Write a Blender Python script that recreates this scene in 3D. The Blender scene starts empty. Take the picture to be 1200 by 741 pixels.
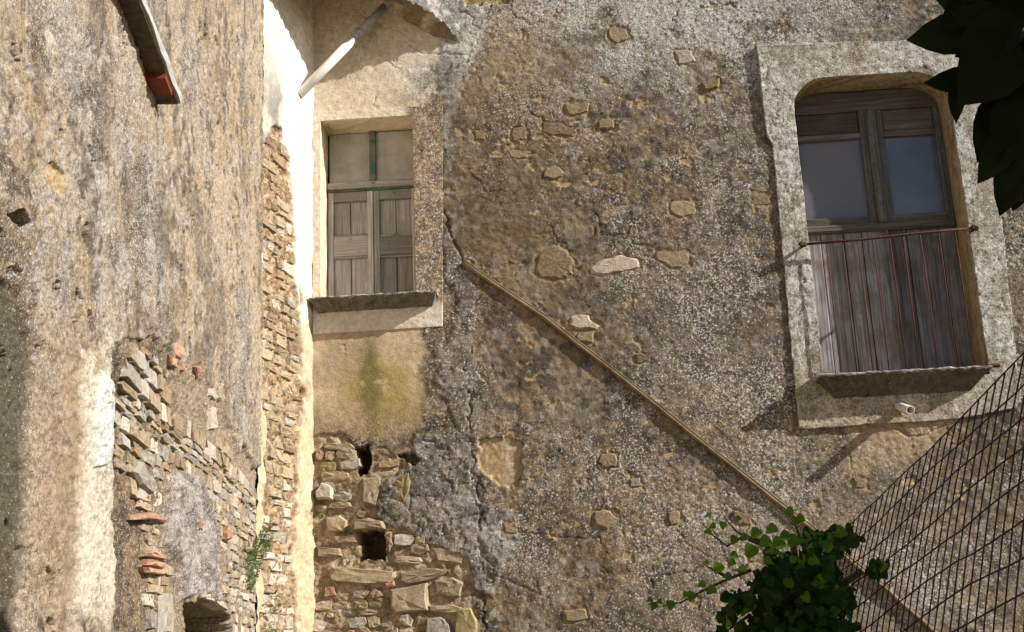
import bpy, bmesh, math, random
import numpy as np
from mathutils import Vector
C = bpy.context.scene.collection
SC = bpy.context.scene

# ------------------------------------------------------------------ camera
F = 1475.0                       # focal length in pixels of the 1200 px wide photograph
CAM = np.array([0.0, -10.4, 1.6])
YAW, PITCH, ROLL = math.radians(2.9), math.radians(15.3), math.radians(2.45)
fw = np.array([-math.sin(YAW) * math.cos(PITCH), math.cos(YAW) * math.cos(PITCH), math.sin(PITCH)])
r0 = np.array([math.cos(YAW), math.sin(YAW), 0.0])
u0 = np.cross(r0, fw)
RT = r0 * math.cos(ROLL) - u0 * math.sin(ROLL)
UP = u0 * math.cos(ROLL) + r0 * math.sin(ROLL)
from mathutils import Matrix
cd = bpy.data.cameras.new('camera')
cd.sensor_width = 36; cd.lens = F / 1200 * 36; cd.clip_start = 0.05; cd.clip_end = 2000
cam = bpy.data.objects.new('camera', cd); C.objects.link(cam)
m = Matrix.Identity(4)
for i in range(3):
    m[i][0], m[i][1], m[i][2], m[i][3] = RT[i], UP[i], -fw[i], CAM[i]
cam.matrix_world = m
SC.camera = cam

# ------------------------------------------------------------------ world, sun, exposure
SUN = np.array([3.4, -1.0, 2.1]); SUN = SUN / np.linalg.norm(SUN)      # towards the sun
w = bpy.data.worlds.new('World'); SC.world = w; w.use_nodes = True
nt = w.node_tree; nt.nodes.clear()
bg = nt.nodes.new('ShaderNodeBackground'); out = nt.nodes.new('ShaderNodeOutputWorld')
sky = nt.nodes.new('ShaderNodeTexSky'); sky.sky_type = 'NISHITA'; sky.sun_disc = False
sky.sun_elevation = math.asin(SUN[2]); sky.sun_rotation = math.atan2(SUN[0], SUN[1])
sky.air_density = 1.0; sky.dust_density = 1.5; sky.ozone_density = 1.0
bg.inputs[1].default_value = 0.066
nt.links.new(sky.outputs[0], bg.inputs[0]); nt.links.new(bg.outputs[0], out.inputs[0])
ld = bpy.data.lights.new('sun', 'SUN'); ld.energy = 5.0; ld.angle = math.radians(0.5); ld.color = (1.0, 0.95, 0.86)
sun = bpy.data.objects.new('sun', ld); C.objects.link(sun)
sun.rotation_euler = Vector(SUN).to_track_quat('Z', 'Y').to_euler()
SC.view_settings.view_transform = 'Standard'; SC.view_settings.look = 'None'
SC.view_settings.exposure = 0.58; SC.view_settings.gamma = 1.0; SC.view_settings.use_curve_mapping = False
SC.cycles.max_bounces = 5

# ------------------------------------------------------------------ picture <-> place
def ray(px, py):
    a = (np.asarray(px, float) - 600) / F; b = (370.5 - np.asarray(py, float)) / F
    return fw + a[..., None] * RT + b[..., None] * UP
def proj(P):
    d = P - CAM; z = d @ fw
    return 600 + F * (d @ RT) / z, 370.5 - F * (d @ UP) / z
def hit(px, py, p0, n):
    d = ray(px, py); p0 = np.asarray(p0, float); n = np.asarray(n, float)
    t = ((p0 - CAM) @ n) / (d @ n)
    return CAM + d * t[..., None]
class Surf:                       # a vertical wall plane: u along it, v up, h outward
    def __init__(s, o, d):
        s.o = np.array([o[0], o[1], 0.0]); s.d = np.array([d[0], d[1], 0.0]); s.d /= np.linalg.norm(s.d)
        s.n = np.array([s.d[1], -s.d[0], 0.0])
    def pt(s, u, v, h=0.0):
        u = np.asarray(u, float); v = np.asarray(v, float); h = np.asarray(h, float) + 0 * u
        P = s.o + u[..., None] * s.d + h[..., None] * s.n
        P[..., 2] += v
        return P
    def uv(s, px, py, h=0.0):
        P = hit(np.asarray(px, float), np.asarray(py, float), s.o + h * s.n, s.n)
        return (P - s.o) @ s.d, P[..., 2]
MAIN = Surf((0, 0), (1, 0))
def X(px, py, y=0.0):
    P = hit(np.array(float(px)), np.array(float(py)), (0, y, 0), (0, 1, 0)); return P[0], P[2]
C0 = np.array([X(367, 400)[0], 0.0])
rb = ray(np.array(306.0), np.array(400.0)); tb = 0.95
k = (10.4 - tb) / rb[1]; C1 = np.array([rb[0] * k, -tb])
BW = Surf(C1, C0 - C1)            # the sunlit return: from C1 to the inner corner C0
# direction of the long side wall: towards picture column 515 at the horizon
hz = ray(np.array(515.0), np.array(778.0))
dA = np.array([hz[0], hz[1]]); dA /= np.linalg.norm(dA)
AL = 9.0
AW = Surf(C1 - dA * AL, dA)       # u grows away from the camera, AL at the corner C1
BL = float(np.linalg.norm(C0 - C1))

# ------------------------------------------------------------------ noise
def _h(ix, iy, seed):
    n = (ix.astype(np.int64) * 374761393 + iy.astype(np.int64) * 668265263 + seed * 974634777) & 0xffffffff
    n = ((n ^ (n >> 13)) * 1274126177) & 0xffffffff
    n = ((n ^ (n >> 15)) * 2246822519) & 0xffffffff
    n = n ^ (n >> 16)
    return (n & 0xffffff) / float(0x1000000)
def vn(u, v, seed=0):
    iu = np.floor(u); iv = np.floor(v); fu = u - iu; fv = v - iv
    fu = fu * fu * (3 - 2 * fu); fv = fv * fv * (3 - 2 * fv)
    iu = iu.astype(np.int64); iv = iv.astype(np.int64)
    a = _h(iu, iv, seed); b = _h(iu + 1, iv, seed); c = _h(iu, iv + 1, seed); d = _h(iu + 1, iv + 1, seed)
    return (a * (1 - fu) + b * fu) * (1 - fv) + (c * (1 - fu) + d * fu) * fv
def fbm(u, v, f, o=4, seed=0, g=0.5):
    s = 0; a = 1; t = 0
    for i in range(o):
        s = s + a * vn(u * f + 17.3 * i, v * f - 9.1 * i, seed + i); t += a; a *= g; f *= 2.03
    return s / t
def worley(u, v, seed=0):
    iu = np.floor(u).astype(np.int64); iv = np.floor(v).astype(np.int64)
    f1 = np.full(u.shape, 9.0); f2 = np.full(u.shape, 9.0); cid = np.zeros(u.shape)
    for a in (-1, 0, 1):
        for b in (-1, 0, 1):
            x = iu + a; y = iv + b
            d = np.hypot(x + _h(x, y, seed) - u, y + _h(x, y, seed + 1) - v)
            c = _h(x, y, seed + 2)
            f2 = np.where(d < f1, f1, np.minimum(f2, d)); cid = np.where(d < f1, c, cid); f1 = np.minimum(f1, d)
    return f1, f2, cid
def ss(a, b, x):
    t = np.clip((x - a) / (b - a), 0, 1); return t * t * (3 - 2 * t)
def lerp(a, b, t):
    return a + (b - a) * t
def sdpoly(px, py, poly, pad=40):            # signed distance, negative inside
    poly = np.array(poly, float); out = np.full(px.shape, 1e3)
    m = (px > poly[:, 0].min() - pad) & (px < poly[:, 0].max() + pad) & (py > poly[:, 1].min() - pad) & (py < poly[:, 1].max() + pad)
    x = px[m]; y = py[m]; d = np.full(x.shape, 1e3); ins = np.zeros(x.shape, bool)
    for i in range(len(poly)):
        a = poly[i]; b = poly[(i + 1) % len(poly)]; e = b - a
        t = np.clip(((x - a[0]) * e[0] + (y - a[1]) * e[1]) / max(e @ e, 1e-9), 0, 1)
        d = np.minimum(d, np.hypot(x - a[0] - t * e[0], y - a[1] - t * e[1]))
        if e[1] != 0:
            ins ^= ((a[1] > y) != (b[1] > y)) & (x < e[0] * (y - a[1]) / e[1] + a[0])
    out[m] = np.where(ins, -d, d); return out
def dline(px, py, pts, pad=40):
    pts = np.array(pts, float); out = np.full(px.shape, 1e3)
    m = (px > pts[:, 0].min() - pad) & (px < pts[:, 0].max() + pad) & (py > pts[:, 1].min() - pad) & (py < pts[:, 1].max() + pad)
    x = px[m]; y = py[m]; d = np.full(x.shape, 1e3)
    for i in range(len(pts) - 1):
        a = pts[i]; e = pts[i + 1] - a
        t = np.clip(((x - a[0]) * e[0] + (y - a[1]) * e[1]) / max(e @ e, 1e-9), 0, 1)
        d = np.minimum(d, np.hypot(x - a[0] - t * e[0], y - a[1] - t * e[1]))
    out[m] = d; return out
def inpoly(x, y, poly):
    ins = False; n = len(poly)
    for i in range(n):
        a = poly[i]; b = poly[(i + 1) % n]
        if (a[1] > y) != (b[1] > y) and x < (b[0] - a[0]) * (y - a[1]) / (b[1] - a[1]) + a[0]: ins = not ins
    return ins

# ------------------------------------------------------------------ materials
def newmat(name):
    m = bpy.data.materials.new(name); m.use_nodes = True
    t = m.node_tree; b = t.nodes['Principled BSDF']; b.inputs['Roughness'].default_value = 0.95
    b.inputs['Specular IOR Level'].default_value = 0.2
    return m, t, b
def N(t, kind, **kw):
    n = t.nodes.new(kind)
    for k, v in kw.items():
        if k in n.inputs: n.inputs[k].default_value = v
        else: setattr(n, k, v)
    return n
def noise(t, vec, scale, detail=4, rough=0.55):
    n = N(t, 'ShaderNodeTexNoise', Scale=scale, Detail=detail, Roughness=rough); t.links.new(vec, n.inputs['Vector']); return n.outputs['Fac']
def rng_(t, val, a, b, c=0.0, d=1.0):
    n = N(t, 'ShaderNodeMapRange'); n.inputs[1].default_value = a; n.inputs[2].default_value = b
    n.inputs[3].default_value = c; n.inputs[4].default_value = d; t.links.new(val, n.inputs[0]); return n.outputs[0]
def mixc(t, fac, a, b, mode='MIX'):
    n = N(t, 'ShaderNodeMix', data_type='RGBA', blend_type=mode)
    for i, v in ((0, fac), (6, a), (7, b)):
        if hasattr(v, 'node'): t.links.new(v, n.inputs[i])
        elif i == 0: n.inputs[0].default_value = v
        else: n.inputs[i].default_value = (*v, 1)
    return n.outputs[2]
def mth(t, op, a, b=0.0):
    n = N(t, 'ShaderNodeMath', operation=op)
    for i, v in ((0, a), (1, b)):
        if hasattr(v, 'node'): t.links.new(v, n.inputs[i])
        else: n.inputs[i].default_value = v
    return n.outputs[0]
def bump(t, b, hgt, strength, dist):
    n = N(t, 'ShaderNodeBump'); n.inputs['Strength'].default_value = strength; n.inputs['Distance'].default_value = dist
    t.links.new(hgt, n.inputs['Height']); t.links.new(n.outputs[0], b.inputs['Normal'])

def wallmat(name, sc=1.0):
    m, t, b = newmat(name)
    at = N(t, 'ShaderNodeAttribute', attribute_name='Col'); g = N(t, 'ShaderNodeNewGeometry')
    pos = g.outputs['Position']
    n1 = noise(t, pos, 20 * sc, 7, 0.7)
    col = mixc(t, rng_(t, at.outputs['Alpha'], 0.05, 0.35, 0.3, 1.0), at.outputs['Color'], mixc(t, rng_(t, n1, 0.3, 0.7), (0.38, 0.36, 0.34), (1.5, 1.47, 1.43)), 'MULTIPLY')
    n2 = noise(t, pos, 58 * sc, 3, 0.7)
    thr = mth(t, 'SUBTRACT', 0.69, mth(t, 'MULTIPLY', at.outputs['Alpha'], 0.23))
    f = N(t, 'ShaderNodeMapRange'); t.links.new(n2, f.inputs[0]); t.links.new(thr, f.inputs[1])
    t.links.new(mth(t, 'ADD', thr, 0.05), f.inputs[2])
    col = mixc(t, mth(t, 'MULTIPLY', f.outputs[0], 0.85), col, (0.66, 0.64, 0.62))
    n3 = noise(t, pos, 24 * sc, 5, 0.75)
    f2 = N(t, 'ShaderNodeMapRange'); t.links.new(n3, f2.inputs[0]); f2.inputs[1].default_value = 0.45; f2.inputs[2].default_value = 0.36
    col = mixc(t, mth(t, 'MULTIPLY', f2.outputs[0], mth(t, 'MULTIPLY', at.outputs['Alpha'], 1.0)), col, (0.07, 0.06, 0.055))
    np_ = noise(t, pos, 62 * sc, 3, 0.7)
    col = mixc(t, mth(t, 'MULTIPLY', rng_(t, np_, 0.44, 0.37, 0, 0.8), rng_(t, at.outputs['Alpha'], 0.05, 0.3, .15, 1)), col, (0.05, 0.042, 0.036))
    nb = noise(t, pos, 17 * sc, 6, 0.75)
    col = mixc(t, mth(t, 'MULTIPLY', rng_(t, nb, 0.6, 0.64, 0, 0.75), rng_(t, at.outputs['Alpha'], 0.2, 0.5)), col, (0.52, 0.5, 0.47))
    t.links.new(col, b.inputs['Base Color'])
    n4 = noise(t, pos, 55 * sc, 6, 0.72)
    amp = mth(t, 'ADD', 0.3, at.outputs['Alpha'])
    bump(t, b, mth(t, 'MULTIPLY', n4, amp), 1.0, 0.017 / sc ** .5)
    return m
M = {}
M['wall'] = wallmat('weathered_plaster'); M['wallA'] = wallmat('side_plaster', 2.3)
def stonemat(name, c1, c2, sc=1.0):
    m, t, b = newmat(name); g = N(t, 'ShaderNodeNewGeometry'); oi = N(t, 'ShaderNodeObjectInfo')
    pos = g.outputs['Position']
    n1 = noise(t, pos, 14 * sc, 6, 0.65)
    col = mixc(t, rng_(t, n1, 0.3, 0.7), c1, c2)
    v = rng_(t, oi.outputs['Random'], 0, 1, 0.72, 1.25)
    cb = N(t, 'ShaderNodeCombineColor'); [t.links.new(v, cb.inputs[i]) for i in range(3)]
    col = mixc(t, 1.0, col, cb.outputs[0], 'MULTIPLY')
    n2 = noise(t, pos, 50 * sc, 4, 0.65)
    col = mixc(t, rng_(t, n2, 0.55, 0.7, 0, 0.55), col, tuple(min(1, x * 1.7) for x in c2))
    col = mixc(t, rng_(t, noise(t, pos, 38 * sc, 4, 0.7), 0.42, 0.3, 0, 0.6), col, tuple(x * 0.35 for x in c1))
    t.links.new(col, b.inputs['Base Color'])
    bump(t, b, noise(t, pos, 45 * sc, 8, 0.72), 0.8, 0.012)
    return m
M['tan'] = stonemat('tan_stone', (0.25, 0.195, 0.13), (0.39, 0.315, 0.215))
M['worn'] = stonemat('worn_tan_stone', (0.19, 0.145, 0.095), (0.31, 0.24, 0.155))
M['grey'] = stonemat('grey_stone', (0.26, 0.23, 0.2), (0.4, 0.37, 0.32))
M['pale'] = stonemat('pale_stone', (0.36, 0.31, 0.25), (0.52, 0.46, 0.38))
M['brown'] = stonemat('brown_stone', (0.2, 0.14, 0.09), (0.33, 0.24, 0.15))
M['brick'] = stonemat('brick_fragment', (0.34, 0.18, 0.12), (0.46, 0.29, 0.2))
M['olive'] = stonemat('olive_stone', (0.2, 0.16, 0.07), (0.34, 0.28, 0.15))
M['ledge'] = stonemat('shaded_sill_stone', (0.07, 0.065, 0.045), (0.2, 0.185, 0.15), 1.2)  # sill stone, shade of the down-facing chamfer put into the colour
def woodmat(name, c1, c2, c3, paint=None, horiz=False, amt=0.5):
    m, t, b = newmat(name); g = N(t, 'ShaderNodeNewGeometry'); oi = N(t, 'ShaderNodeObjectInfo')
    b.inputs['Roughness'].default_value = 0.8
    mp = N(t, 'ShaderNodeMapping'); mp.inputs['Scale'].default_value = (2.2, 30, 55) if horiz else (55, 30, 2.2)
    t.links.new(g.outputs['Position'], mp.inputs[0])
    ad = N(t, 'ShaderNodeVectorMath', operation='ADD'); t.links.new(mp.outputs[0], ad.inputs[0])
    sm = N(t, 'ShaderNodeVectorMath', operation='SCALE'); sm.inputs[0].default_value = (31, 17, 23); t.links.new(oi.outputs['Random'], sm.inputs['Scale'])
    t.links.new(sm.outputs[0], ad.inputs[1])
    n1 = noise(t, ad.outputs[0], 1.0, 6, 0.65); pos = g.outputs['Position']
    n2 = noise(t, pos, 5, 5, 0.6)
    col = mixc(t, rng_(t, n1, 0.33, 0.68), c1, c2)
    col = mixc(t, rng_(t, n2, 0.45, 0.68), col, c3)
    v = rng_(t, oi.outputs['Random'], 0, 1, 0.6, 1.3)
    cb = N(t, 'ShaderNodeCombineColor'); [t.links.new(v, cb.inputs[i]) for i in range(3)]
    col = mixc(t, 1.0, col, cb.outputs[0], 'MULTIPLY')
    if paint:
        n3 = noise(t, pos, 9, 6, 0.7)
        col = mixc(t, rng_(t, mth(t, 'ADD', n3, mth(t, 'MULTIPLY', n1, 0.5)), 1.1 - amt, 1.18 - amt, 0, 0.85), col, paint)
    t.links.new(col, b.inputs['Base Color'])
    bump(t, b, n1, 0.8, 0.006)
    return m
GREEN = (0.04, 0.13, 0.08)
M['wood'] = woodmat('weathered_grey_wood', (0.22, 0.21, 0.205), (0.56, 0.545, 0.54), (0.34, 0.3, 0.28))
M['wood_h'] = woodmat('weathered_grey_wood_rail', (0.2, 0.185, 0.175), (0.46, 0.44, 0.43), (0.3, 0.27, 0.25), GREEN, True, 0.25)
M['wood_g'] = woodmat('green_stained_wood', (0.16, 0.14, 0.12), (0.34, 0.3, 0.25), (0.2, 0.16, 0.12), GREEN, False, 0.41)
M['door'] = woodmat('violet_grey_boards', (0.075, 0.07, 0.078), (0.36, 0.345, 0.37), (0.15, 0.115, 0.1))
M['door_dark'] = woodmat('dark_sash_wood', (0.05, 0.05, 0.05), (0.2, 0.2, 0.2), (0.09, 0.085, 0.08), (0.06, 0.09, 0.09), False, 0.25)
M['door_dark_h'] = woodmat('dark_sash_rail_wood', (0.05, 0.046, 0.043), (0.17, 0.155, 0.145), (0.09, 0.08, 0.07), None, True)
def plain(name, c, rough=0.6, metal=0.0, c2=None, sc=20, bmp=0.0):
    m, t, b = newmat(name); b.inputs['Roughness'].default_value = rough; b.inputs['Metallic'].default_value = metal
    g = N(t, 'ShaderNodeNewGeometry')
    n1 = noise(t, g.outputs['Position'], sc, 5, 0.6)
    t.links.new(mixc(t, rng_(t, n1, 0.35, 0.65), c, c2 or tuple(x * 0.7 for x in c)), b.inputs['Base Color'])
    if bmp: bump(t, b, n1, bmp, 0.01)
    return m
M['pvc'] = plain('white_plastic_pipe', (0.78, 0.77, 0.74), 0.45, 0, (0.66, 0.64, 0.6), 8)
M['pvc_grey'] = plain('grey_pipe_sleeve', (0.36, 0.37, 0.37), 0.5)
M['rust'] = plain('rusty_iron', (0.12, 0.045, 0.028), 0.85, 0.1, (0.05, 0.03, 0.026), 40, 0.4)
M['red_iron'] = plain('red_brown_paint', (0.22, 0.05, 0.025), 0.7, 0, (0.13, 0.035, 0.02), 30, 0.3)
M['cane'] = plain('dry_tan_pole', (0.25, 0.185, 0.11), 0.7, 0, (0.12, 0.085, 0.05), 9, 0.3)
M['wire'] = plain('dark_fence_wire', (0.018, 0.02, 0.045), 0.6, 0.1, (0.03, 0.02, 0.025), 25)
M['slab'] = plain('light_grey_cement', (0.46, 0.46, 0.46), 0.9, 0, (0.33, 0.32, 0.3), 22, 0.6)
M['mud'] = plain('dark_hole', (0.08, 0.06, 0.04), 1.0, 0, (0.04, 0.03, 0.02), 20, 0.5)
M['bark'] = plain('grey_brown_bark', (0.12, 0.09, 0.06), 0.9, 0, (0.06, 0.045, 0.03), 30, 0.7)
def leafmat(name, c1, c2, tr, rough=0.45):
    m, t, b = newmat(name); b.inputs['Roughness'].default_value = rough; b.inputs['Specular IOR Level'].default_value = 0.3 if rough < .5 else 0.1
    oi = N(t, 'ShaderNodeObjectInfo'); g = N(t, 'ShaderNodeNewGeometry')
    n1 = noise(t, g.outputs['Position'], 9, 3)
    col = mixc(t, rng_(t, mth(t, 'ADD', n1, mth(t, 'MULTIPLY', oi.outputs['Random'], 0.4)), 0.45, 0.9), c1, c2)
    t.links.new(col, b.inputs['Base Color'])
    tl = N(t, 'ShaderNodeBsdfTranslucent'); t.links.new(mixc(t, 1.0, col, (1.6, 1.9, 0.6), 'MULTIPLY'), tl.inputs[0])
    mx = N(t, 'ShaderNodeMixShader'); mx.inputs[0].default_value = tr
    o = t.nodes['Material Output']
    t.links.new(b.outputs[0], mx.inputs[1]); t.links.new(tl.outputs[0], mx.inputs[2]); t.links.new(mx.outputs[0], o.inputs[0])
    return m
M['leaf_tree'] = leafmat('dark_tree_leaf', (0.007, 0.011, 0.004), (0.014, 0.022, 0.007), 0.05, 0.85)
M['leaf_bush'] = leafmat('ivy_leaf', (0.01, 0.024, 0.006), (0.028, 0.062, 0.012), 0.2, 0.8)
M['leaf_sunlit'] = leafmat('sunlit_ivy_leaf', (0.07, 0.13, 0.022), (0.11, 0.19, 0.03), 0.45, 0.6)  # lit copy of the ivy leaf, sun on the sprigs put into the colour
M['leaf_weed'] = leafmat('weed_leaf', (0.06, 0.1, 0.035), (0.12, 0.17, 0.06), 0.25)
def glassmat(name, tint, dirt):
    m, t, b = newmat(name); b.inputs['Specular IOR Level'].default_value = 0.8
    g = N(t, 'ShaderNodeNewGeometry')
    n1 = noise(t, g.outputs['Position'], 1.6, 3, 0.5)
    f = rng_(t, n1, 0.3, 0.85)
    t.links.new(mixc(t, f, tint, dirt), b.inputs['Base Color'])
    t.links.new(rng_(t, f, 0, 1, 0.12, 0.5), b.inputs['Roughness'])
    return m
M['glass_a'] = glassmat('dusty_glass', (0.08, 0.085, 0.11), (0.14, 0.125, 0.13))
M['glass_b'] = glassmat('blue_grey_glass', (0.08, 0.1, 0.14), (0.2, 0.235, 0.3))
M['pane_board'] = plain('dusty_grey_pane', (0.48, 0.47, 0.43), 0.5, 0, (0.34, 0.32, 0.28), 6, 0.2)
M['ground'] = plain('courtyard_earth', (0.22, 0.18, 0.12), 1.0, 0, (0.14, 0.12, 0.08), 3, 0.6)

# ------------------------------------------------------------------ object helpers
def tag(o, label=None, cat=None, group=None, kind=None):
    if label: o['label'] = label
    if cat: o['category'] = cat
    if group: o['group'] = group
    if kind: o['kind'] = kind
    return o
def empty(name, loc, label, cat, group=None):
    o = bpy.data.objects.new(name, None); C.objects.link(o); o.location = loc
    return tag(o, label, cat, group)
def attach(o, parent):
    o.parent = parent
    if parent: o.matrix_parent_inverse = Matrix.Translation(parent_world(parent)).inverted()
def parent_world(p):
    l = Vector(p.location)
    if p.parent: l = l + parent_world(p.parent) + p.matrix_parent_inverse.translation
    return l
def obj(name, verts, faces, mat, parent=None, smooth=False, center=True):
    verts = np.asarray(verts, float); c = verts.mean(0) if center else np.zeros(3)
    me = bpy.data.meshes.new(name); me.from_pydata((verts - c).tolist(), [], faces); me.update()
    if mat is not None: me.materials.append(mat)
    if smooth: me.polygons.foreach_set('use_smooth', [True] * len(me.polygons))
    o = bpy.data.objects.new(name, me); C.objects.link(o); o.location = c
    if parent: attach(o, parent)
    return o
def grid(name, P, col, mat, parent, keep=None):
    nv, nu = P.shape[:2]; me = bpy.data.meshes.new(name)
    idx = np.arange(nv * nu).reshape(nv, nu)
    q = np.stack([idx[:-1, :-1], idx[:-1, 1:], idx[1:, 1:], idx[1:, :-1]], -1).reshape(-1, 4)
    if keep is not None: q = q[keep.reshape(-1)]
    me.vertices.add(nv * nu); me.vertices.foreach_set('co', P.reshape(-1).astype(np.float32))
    me.loops.add(q.size); me.loops.foreach_set('vertex_index', q.reshape(-1).astype(np.int32))
    me.polygons.add(len(q)); me.polygons.foreach_set('loop_start', (np.arange(len(q)) * 4).astype(np.int32))
    me.polygons.foreach_set('loop_total', np.full(len(q), 4, np.int32))
    me.polygons.foreach_set('use_smooth', np.ones(len(q), bool))
    a = me.attributes.new('Col', 'FLOAT_COLOR', 'POINT'); a.data.foreach_set('color', np.clip(col, 0, 1).reshape(-1).astype(np.float32))
    me.materials.append(mat); me.update(calc_edges=True)
    o = bpy.data.objects.new(name, me); C.objects.link(o)
    if parent: attach(o, parent)
    return o
def boxv(x0, x1, y0, y1, z0, z1, bev=0.004, jit=0.0, rnd=random):
    # box with its front (-y) edges bevelled; y0 is the front
    b = bev; j = lambda: rnd.uniform(-jit, jit)
    v = [(x0, y1, z0), (x1, y1, z0), (x1, y1, z1), (x0, y1, z1),
         (x0 + j(), y0 + b, z0 + j()), (x1 + j(), y0 + b, z0 + j()), (x1 + j(), y0 + b, z1 + j()), (x0 + j(), y0 + b, z1 + j())]
    v += [(x0 + b + j(), y0, z0 + b + j()), (x1 - b + j(), y0, z0 + b + j()), (x1 - b + j(), y0, z1 - b + j()), (x0 + b + j(), y0, z1 - b + j())]
    f = [(0, 3, 2, 1)]
    for i in range(4):
        k = (i + 1) % 4
        f.append((i, k, 4 + k, 4 + i)); f.append((4 + i, 4 + k, 8 + k, 8 + i))
    f.append((8, 9, 10, 11))
    return v, f
def board(name, x0, x1, z0, z1, yf, th, mat, parent, bev=0.004, jit=0.002):
    v, f = boxv(x0, x1, yf, yf + th, z0, z1, bev, jit)
    return obj(name, v, f, mat, parent)
def tube(pts, r, n=8, cap=True, jit=0.0):
    pts = [np.asarray(p, float) for p in pts]; V = []; Fc = []
    rr = r if hasattr(r, '__len__') else [r] * len(pts)
    up = np.array([0.13, 0.31, 0.94])
    for i, p in enumerate(pts):
        d = pts[min(i + 1, len(pts) - 1)] - pts[max(i - 1, 0)]; d = d / np.linalg.norm(d)
        a = np.cross(d, up)
        if np.linalg.norm(a) < 0.1: a = np.cross(d, np.array([1.0, 0.2, 0]))
        a /= np.linalg.norm(a); b = np.cross(d, a)
        for k in range(n):
            q = 2 * math.pi * k / n; s = rr[i] * (1 + random.uniform(-jit, jit))
            V.append(p + s * (math.cos(q) * a + math.sin(q) * b))
    for i in range(len(pts) - 1):
        for k in range(n):
            k2 = (k + 1) % n
            Fc.append((i * n + k, i * n + k2, (i + 1) * n + k2, (i + 1) * n + k))
    if cap:
        Fc.append(tuple(range(n - 1, -1, -1))); Fc.append(tuple((len(pts) - 1) * n + k for k in range(n)))
    return V, Fc
rnd = random.Random(7)
random.seed(11)

def stone(surf, poly, h0, h1, mat, parent, name='stone', tilt=0.012, r=None, jz=1.0):
    """an irregular block: poly in (u,v) on surf, back at h0, face at about h1"""
    r = r or rnd; poly = np.array(poly, float); c = poly.mean(0); n = len(poly)
    tu, tv = r.uniform(-tilt, tilt), r.uniform(-tilt, tilt)
    sz = np.abs(poly - c).max(0) + 1e-6
    def hh(p, base): return base + tu * (p[0] - c[0]) / sz[0] + tv * (p[1] - c[1]) / sz[1]
    rings = []
    rings.append([(p, h0) for p in poly])
    rings.append([(c + (p - c) * 0.985, hh(p, h1 - 0.3 * (h1 - h0)) ) for p in poly])
    k2 = []
    for p in poly:
        s = r.uniform(0.76, 0.9); q = c + (p - c) * s; k2.append((q, hh(q, h1) + jz * r.uniform(-0.004, 0.005)))
    rings.append(k2)
    k3 = []
    for p in poly:
        s = r.uniform(0.35, 0.55); q = c + (p - c) * s; k3.append((q, hh(q, h1) + jz * r.uniform(-0.005, 0.008)))
    rings.append(k3)
    V = []; Fc = []
    for rg in rings:
        for q, h in rg: V.append(surf.pt(q[0], q[1], h))
    V.append(surf.pt(c[0], c[1], h1 + jz * r.uniform(0, 0.008)))
    for a in range(3):
        for i in range(n):
            j = (i + 1) % n; Fc.append((a * n + i, a * n + j, (a + 1) * n + j, (a + 1) * n + i))
    for i in range(n): Fc.append((3 * n + i, 3 * n + (i + 1) % n, 4 * n))
    return obj(name, V, Fc, M[mat], parent)
def rpoly(cx, cy, w, h, n=8, r=None, rough=0.14, sq=0.75):
    r = r or rnd; out = []; ph = r.uniform(0, 6.28)
    for i in range(n):
        a = ph + 2 * math.pi * (i + r.uniform(-0.25, 0.25)) / n
        ca, sa = math.cos(a), math.sin(a); k = (abs(ca) ** (2 / sq) + abs(sa) ** (2 / sq)) ** (-sq / 2) if sq < 1 else 1
        s = 1 + r.uniform(-rough, rough); out.append((cx + w / 2 * ca * k * s, cy + h / 2 * sa * k * s))
    return out
def rquad(cx, cy, w, h, r=None):
    r = r or rnd; j = lambda s: r.uniform(-s, s); sk = j(0.25) * h
    P = []
    for a, b in ((-1, -1), (0, -1), (1, -1), (1, 0), (1, 1), (0.1, 1), (-1, 1), (-1, 0)):
        P.append((cx + a * w / 2 * r.uniform(.8, 1.04) + b * sk, cy + b * h / 2 * r.uniform(.72, 1.08)))
    return P
def pxpoly(surf, pts, h=0.0):
    p = np.array(pts, float); u, v = surf.uv(p[:, 0], p[:, 1], h); return list(zip(u, v))

# ------------------------------------------------------------------ things: ground, facade, side wall
gp = [(-150, -150, 0), (150, -150, 0), (150, 150, 0), (-150, 150, 0)]
tag(obj('ground', gp, [(0, 1, 2, 3)], M['ground']), kind='structure')

house = empty('stone_house', (0, 0, 0), 'weathered facade of patchy lichened plaster over rubble with two shuttered windows', 'house')
side = empty('side_wall', (C1[0], C1[1], 0), 'long projecting side wall in the left foreground, sunlit plaster fallen off its rubble core', 'wall')

# ---- openings (world coordinates of the facade plane)
LW = dict(x0=X(376, 250)[0], x1=X(485.5, 250)[0], z0=X(430, 352)[1], z1=X(430, 139)[1])
RX0 = X(938, 200)[0]; RX1 = X(1135, 300)[0]
RZ0 = X(1060, 440)[1]; RZ1 = X(1030, 88)[1]
RW = dict(x0=X(949, 300)[0], x1=X(1139, 300)[0], z0=RZ0, z1=RZ1)
print('LW', LW, 'RW', RW, 'C0', C0, 'C1', C1)

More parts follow.
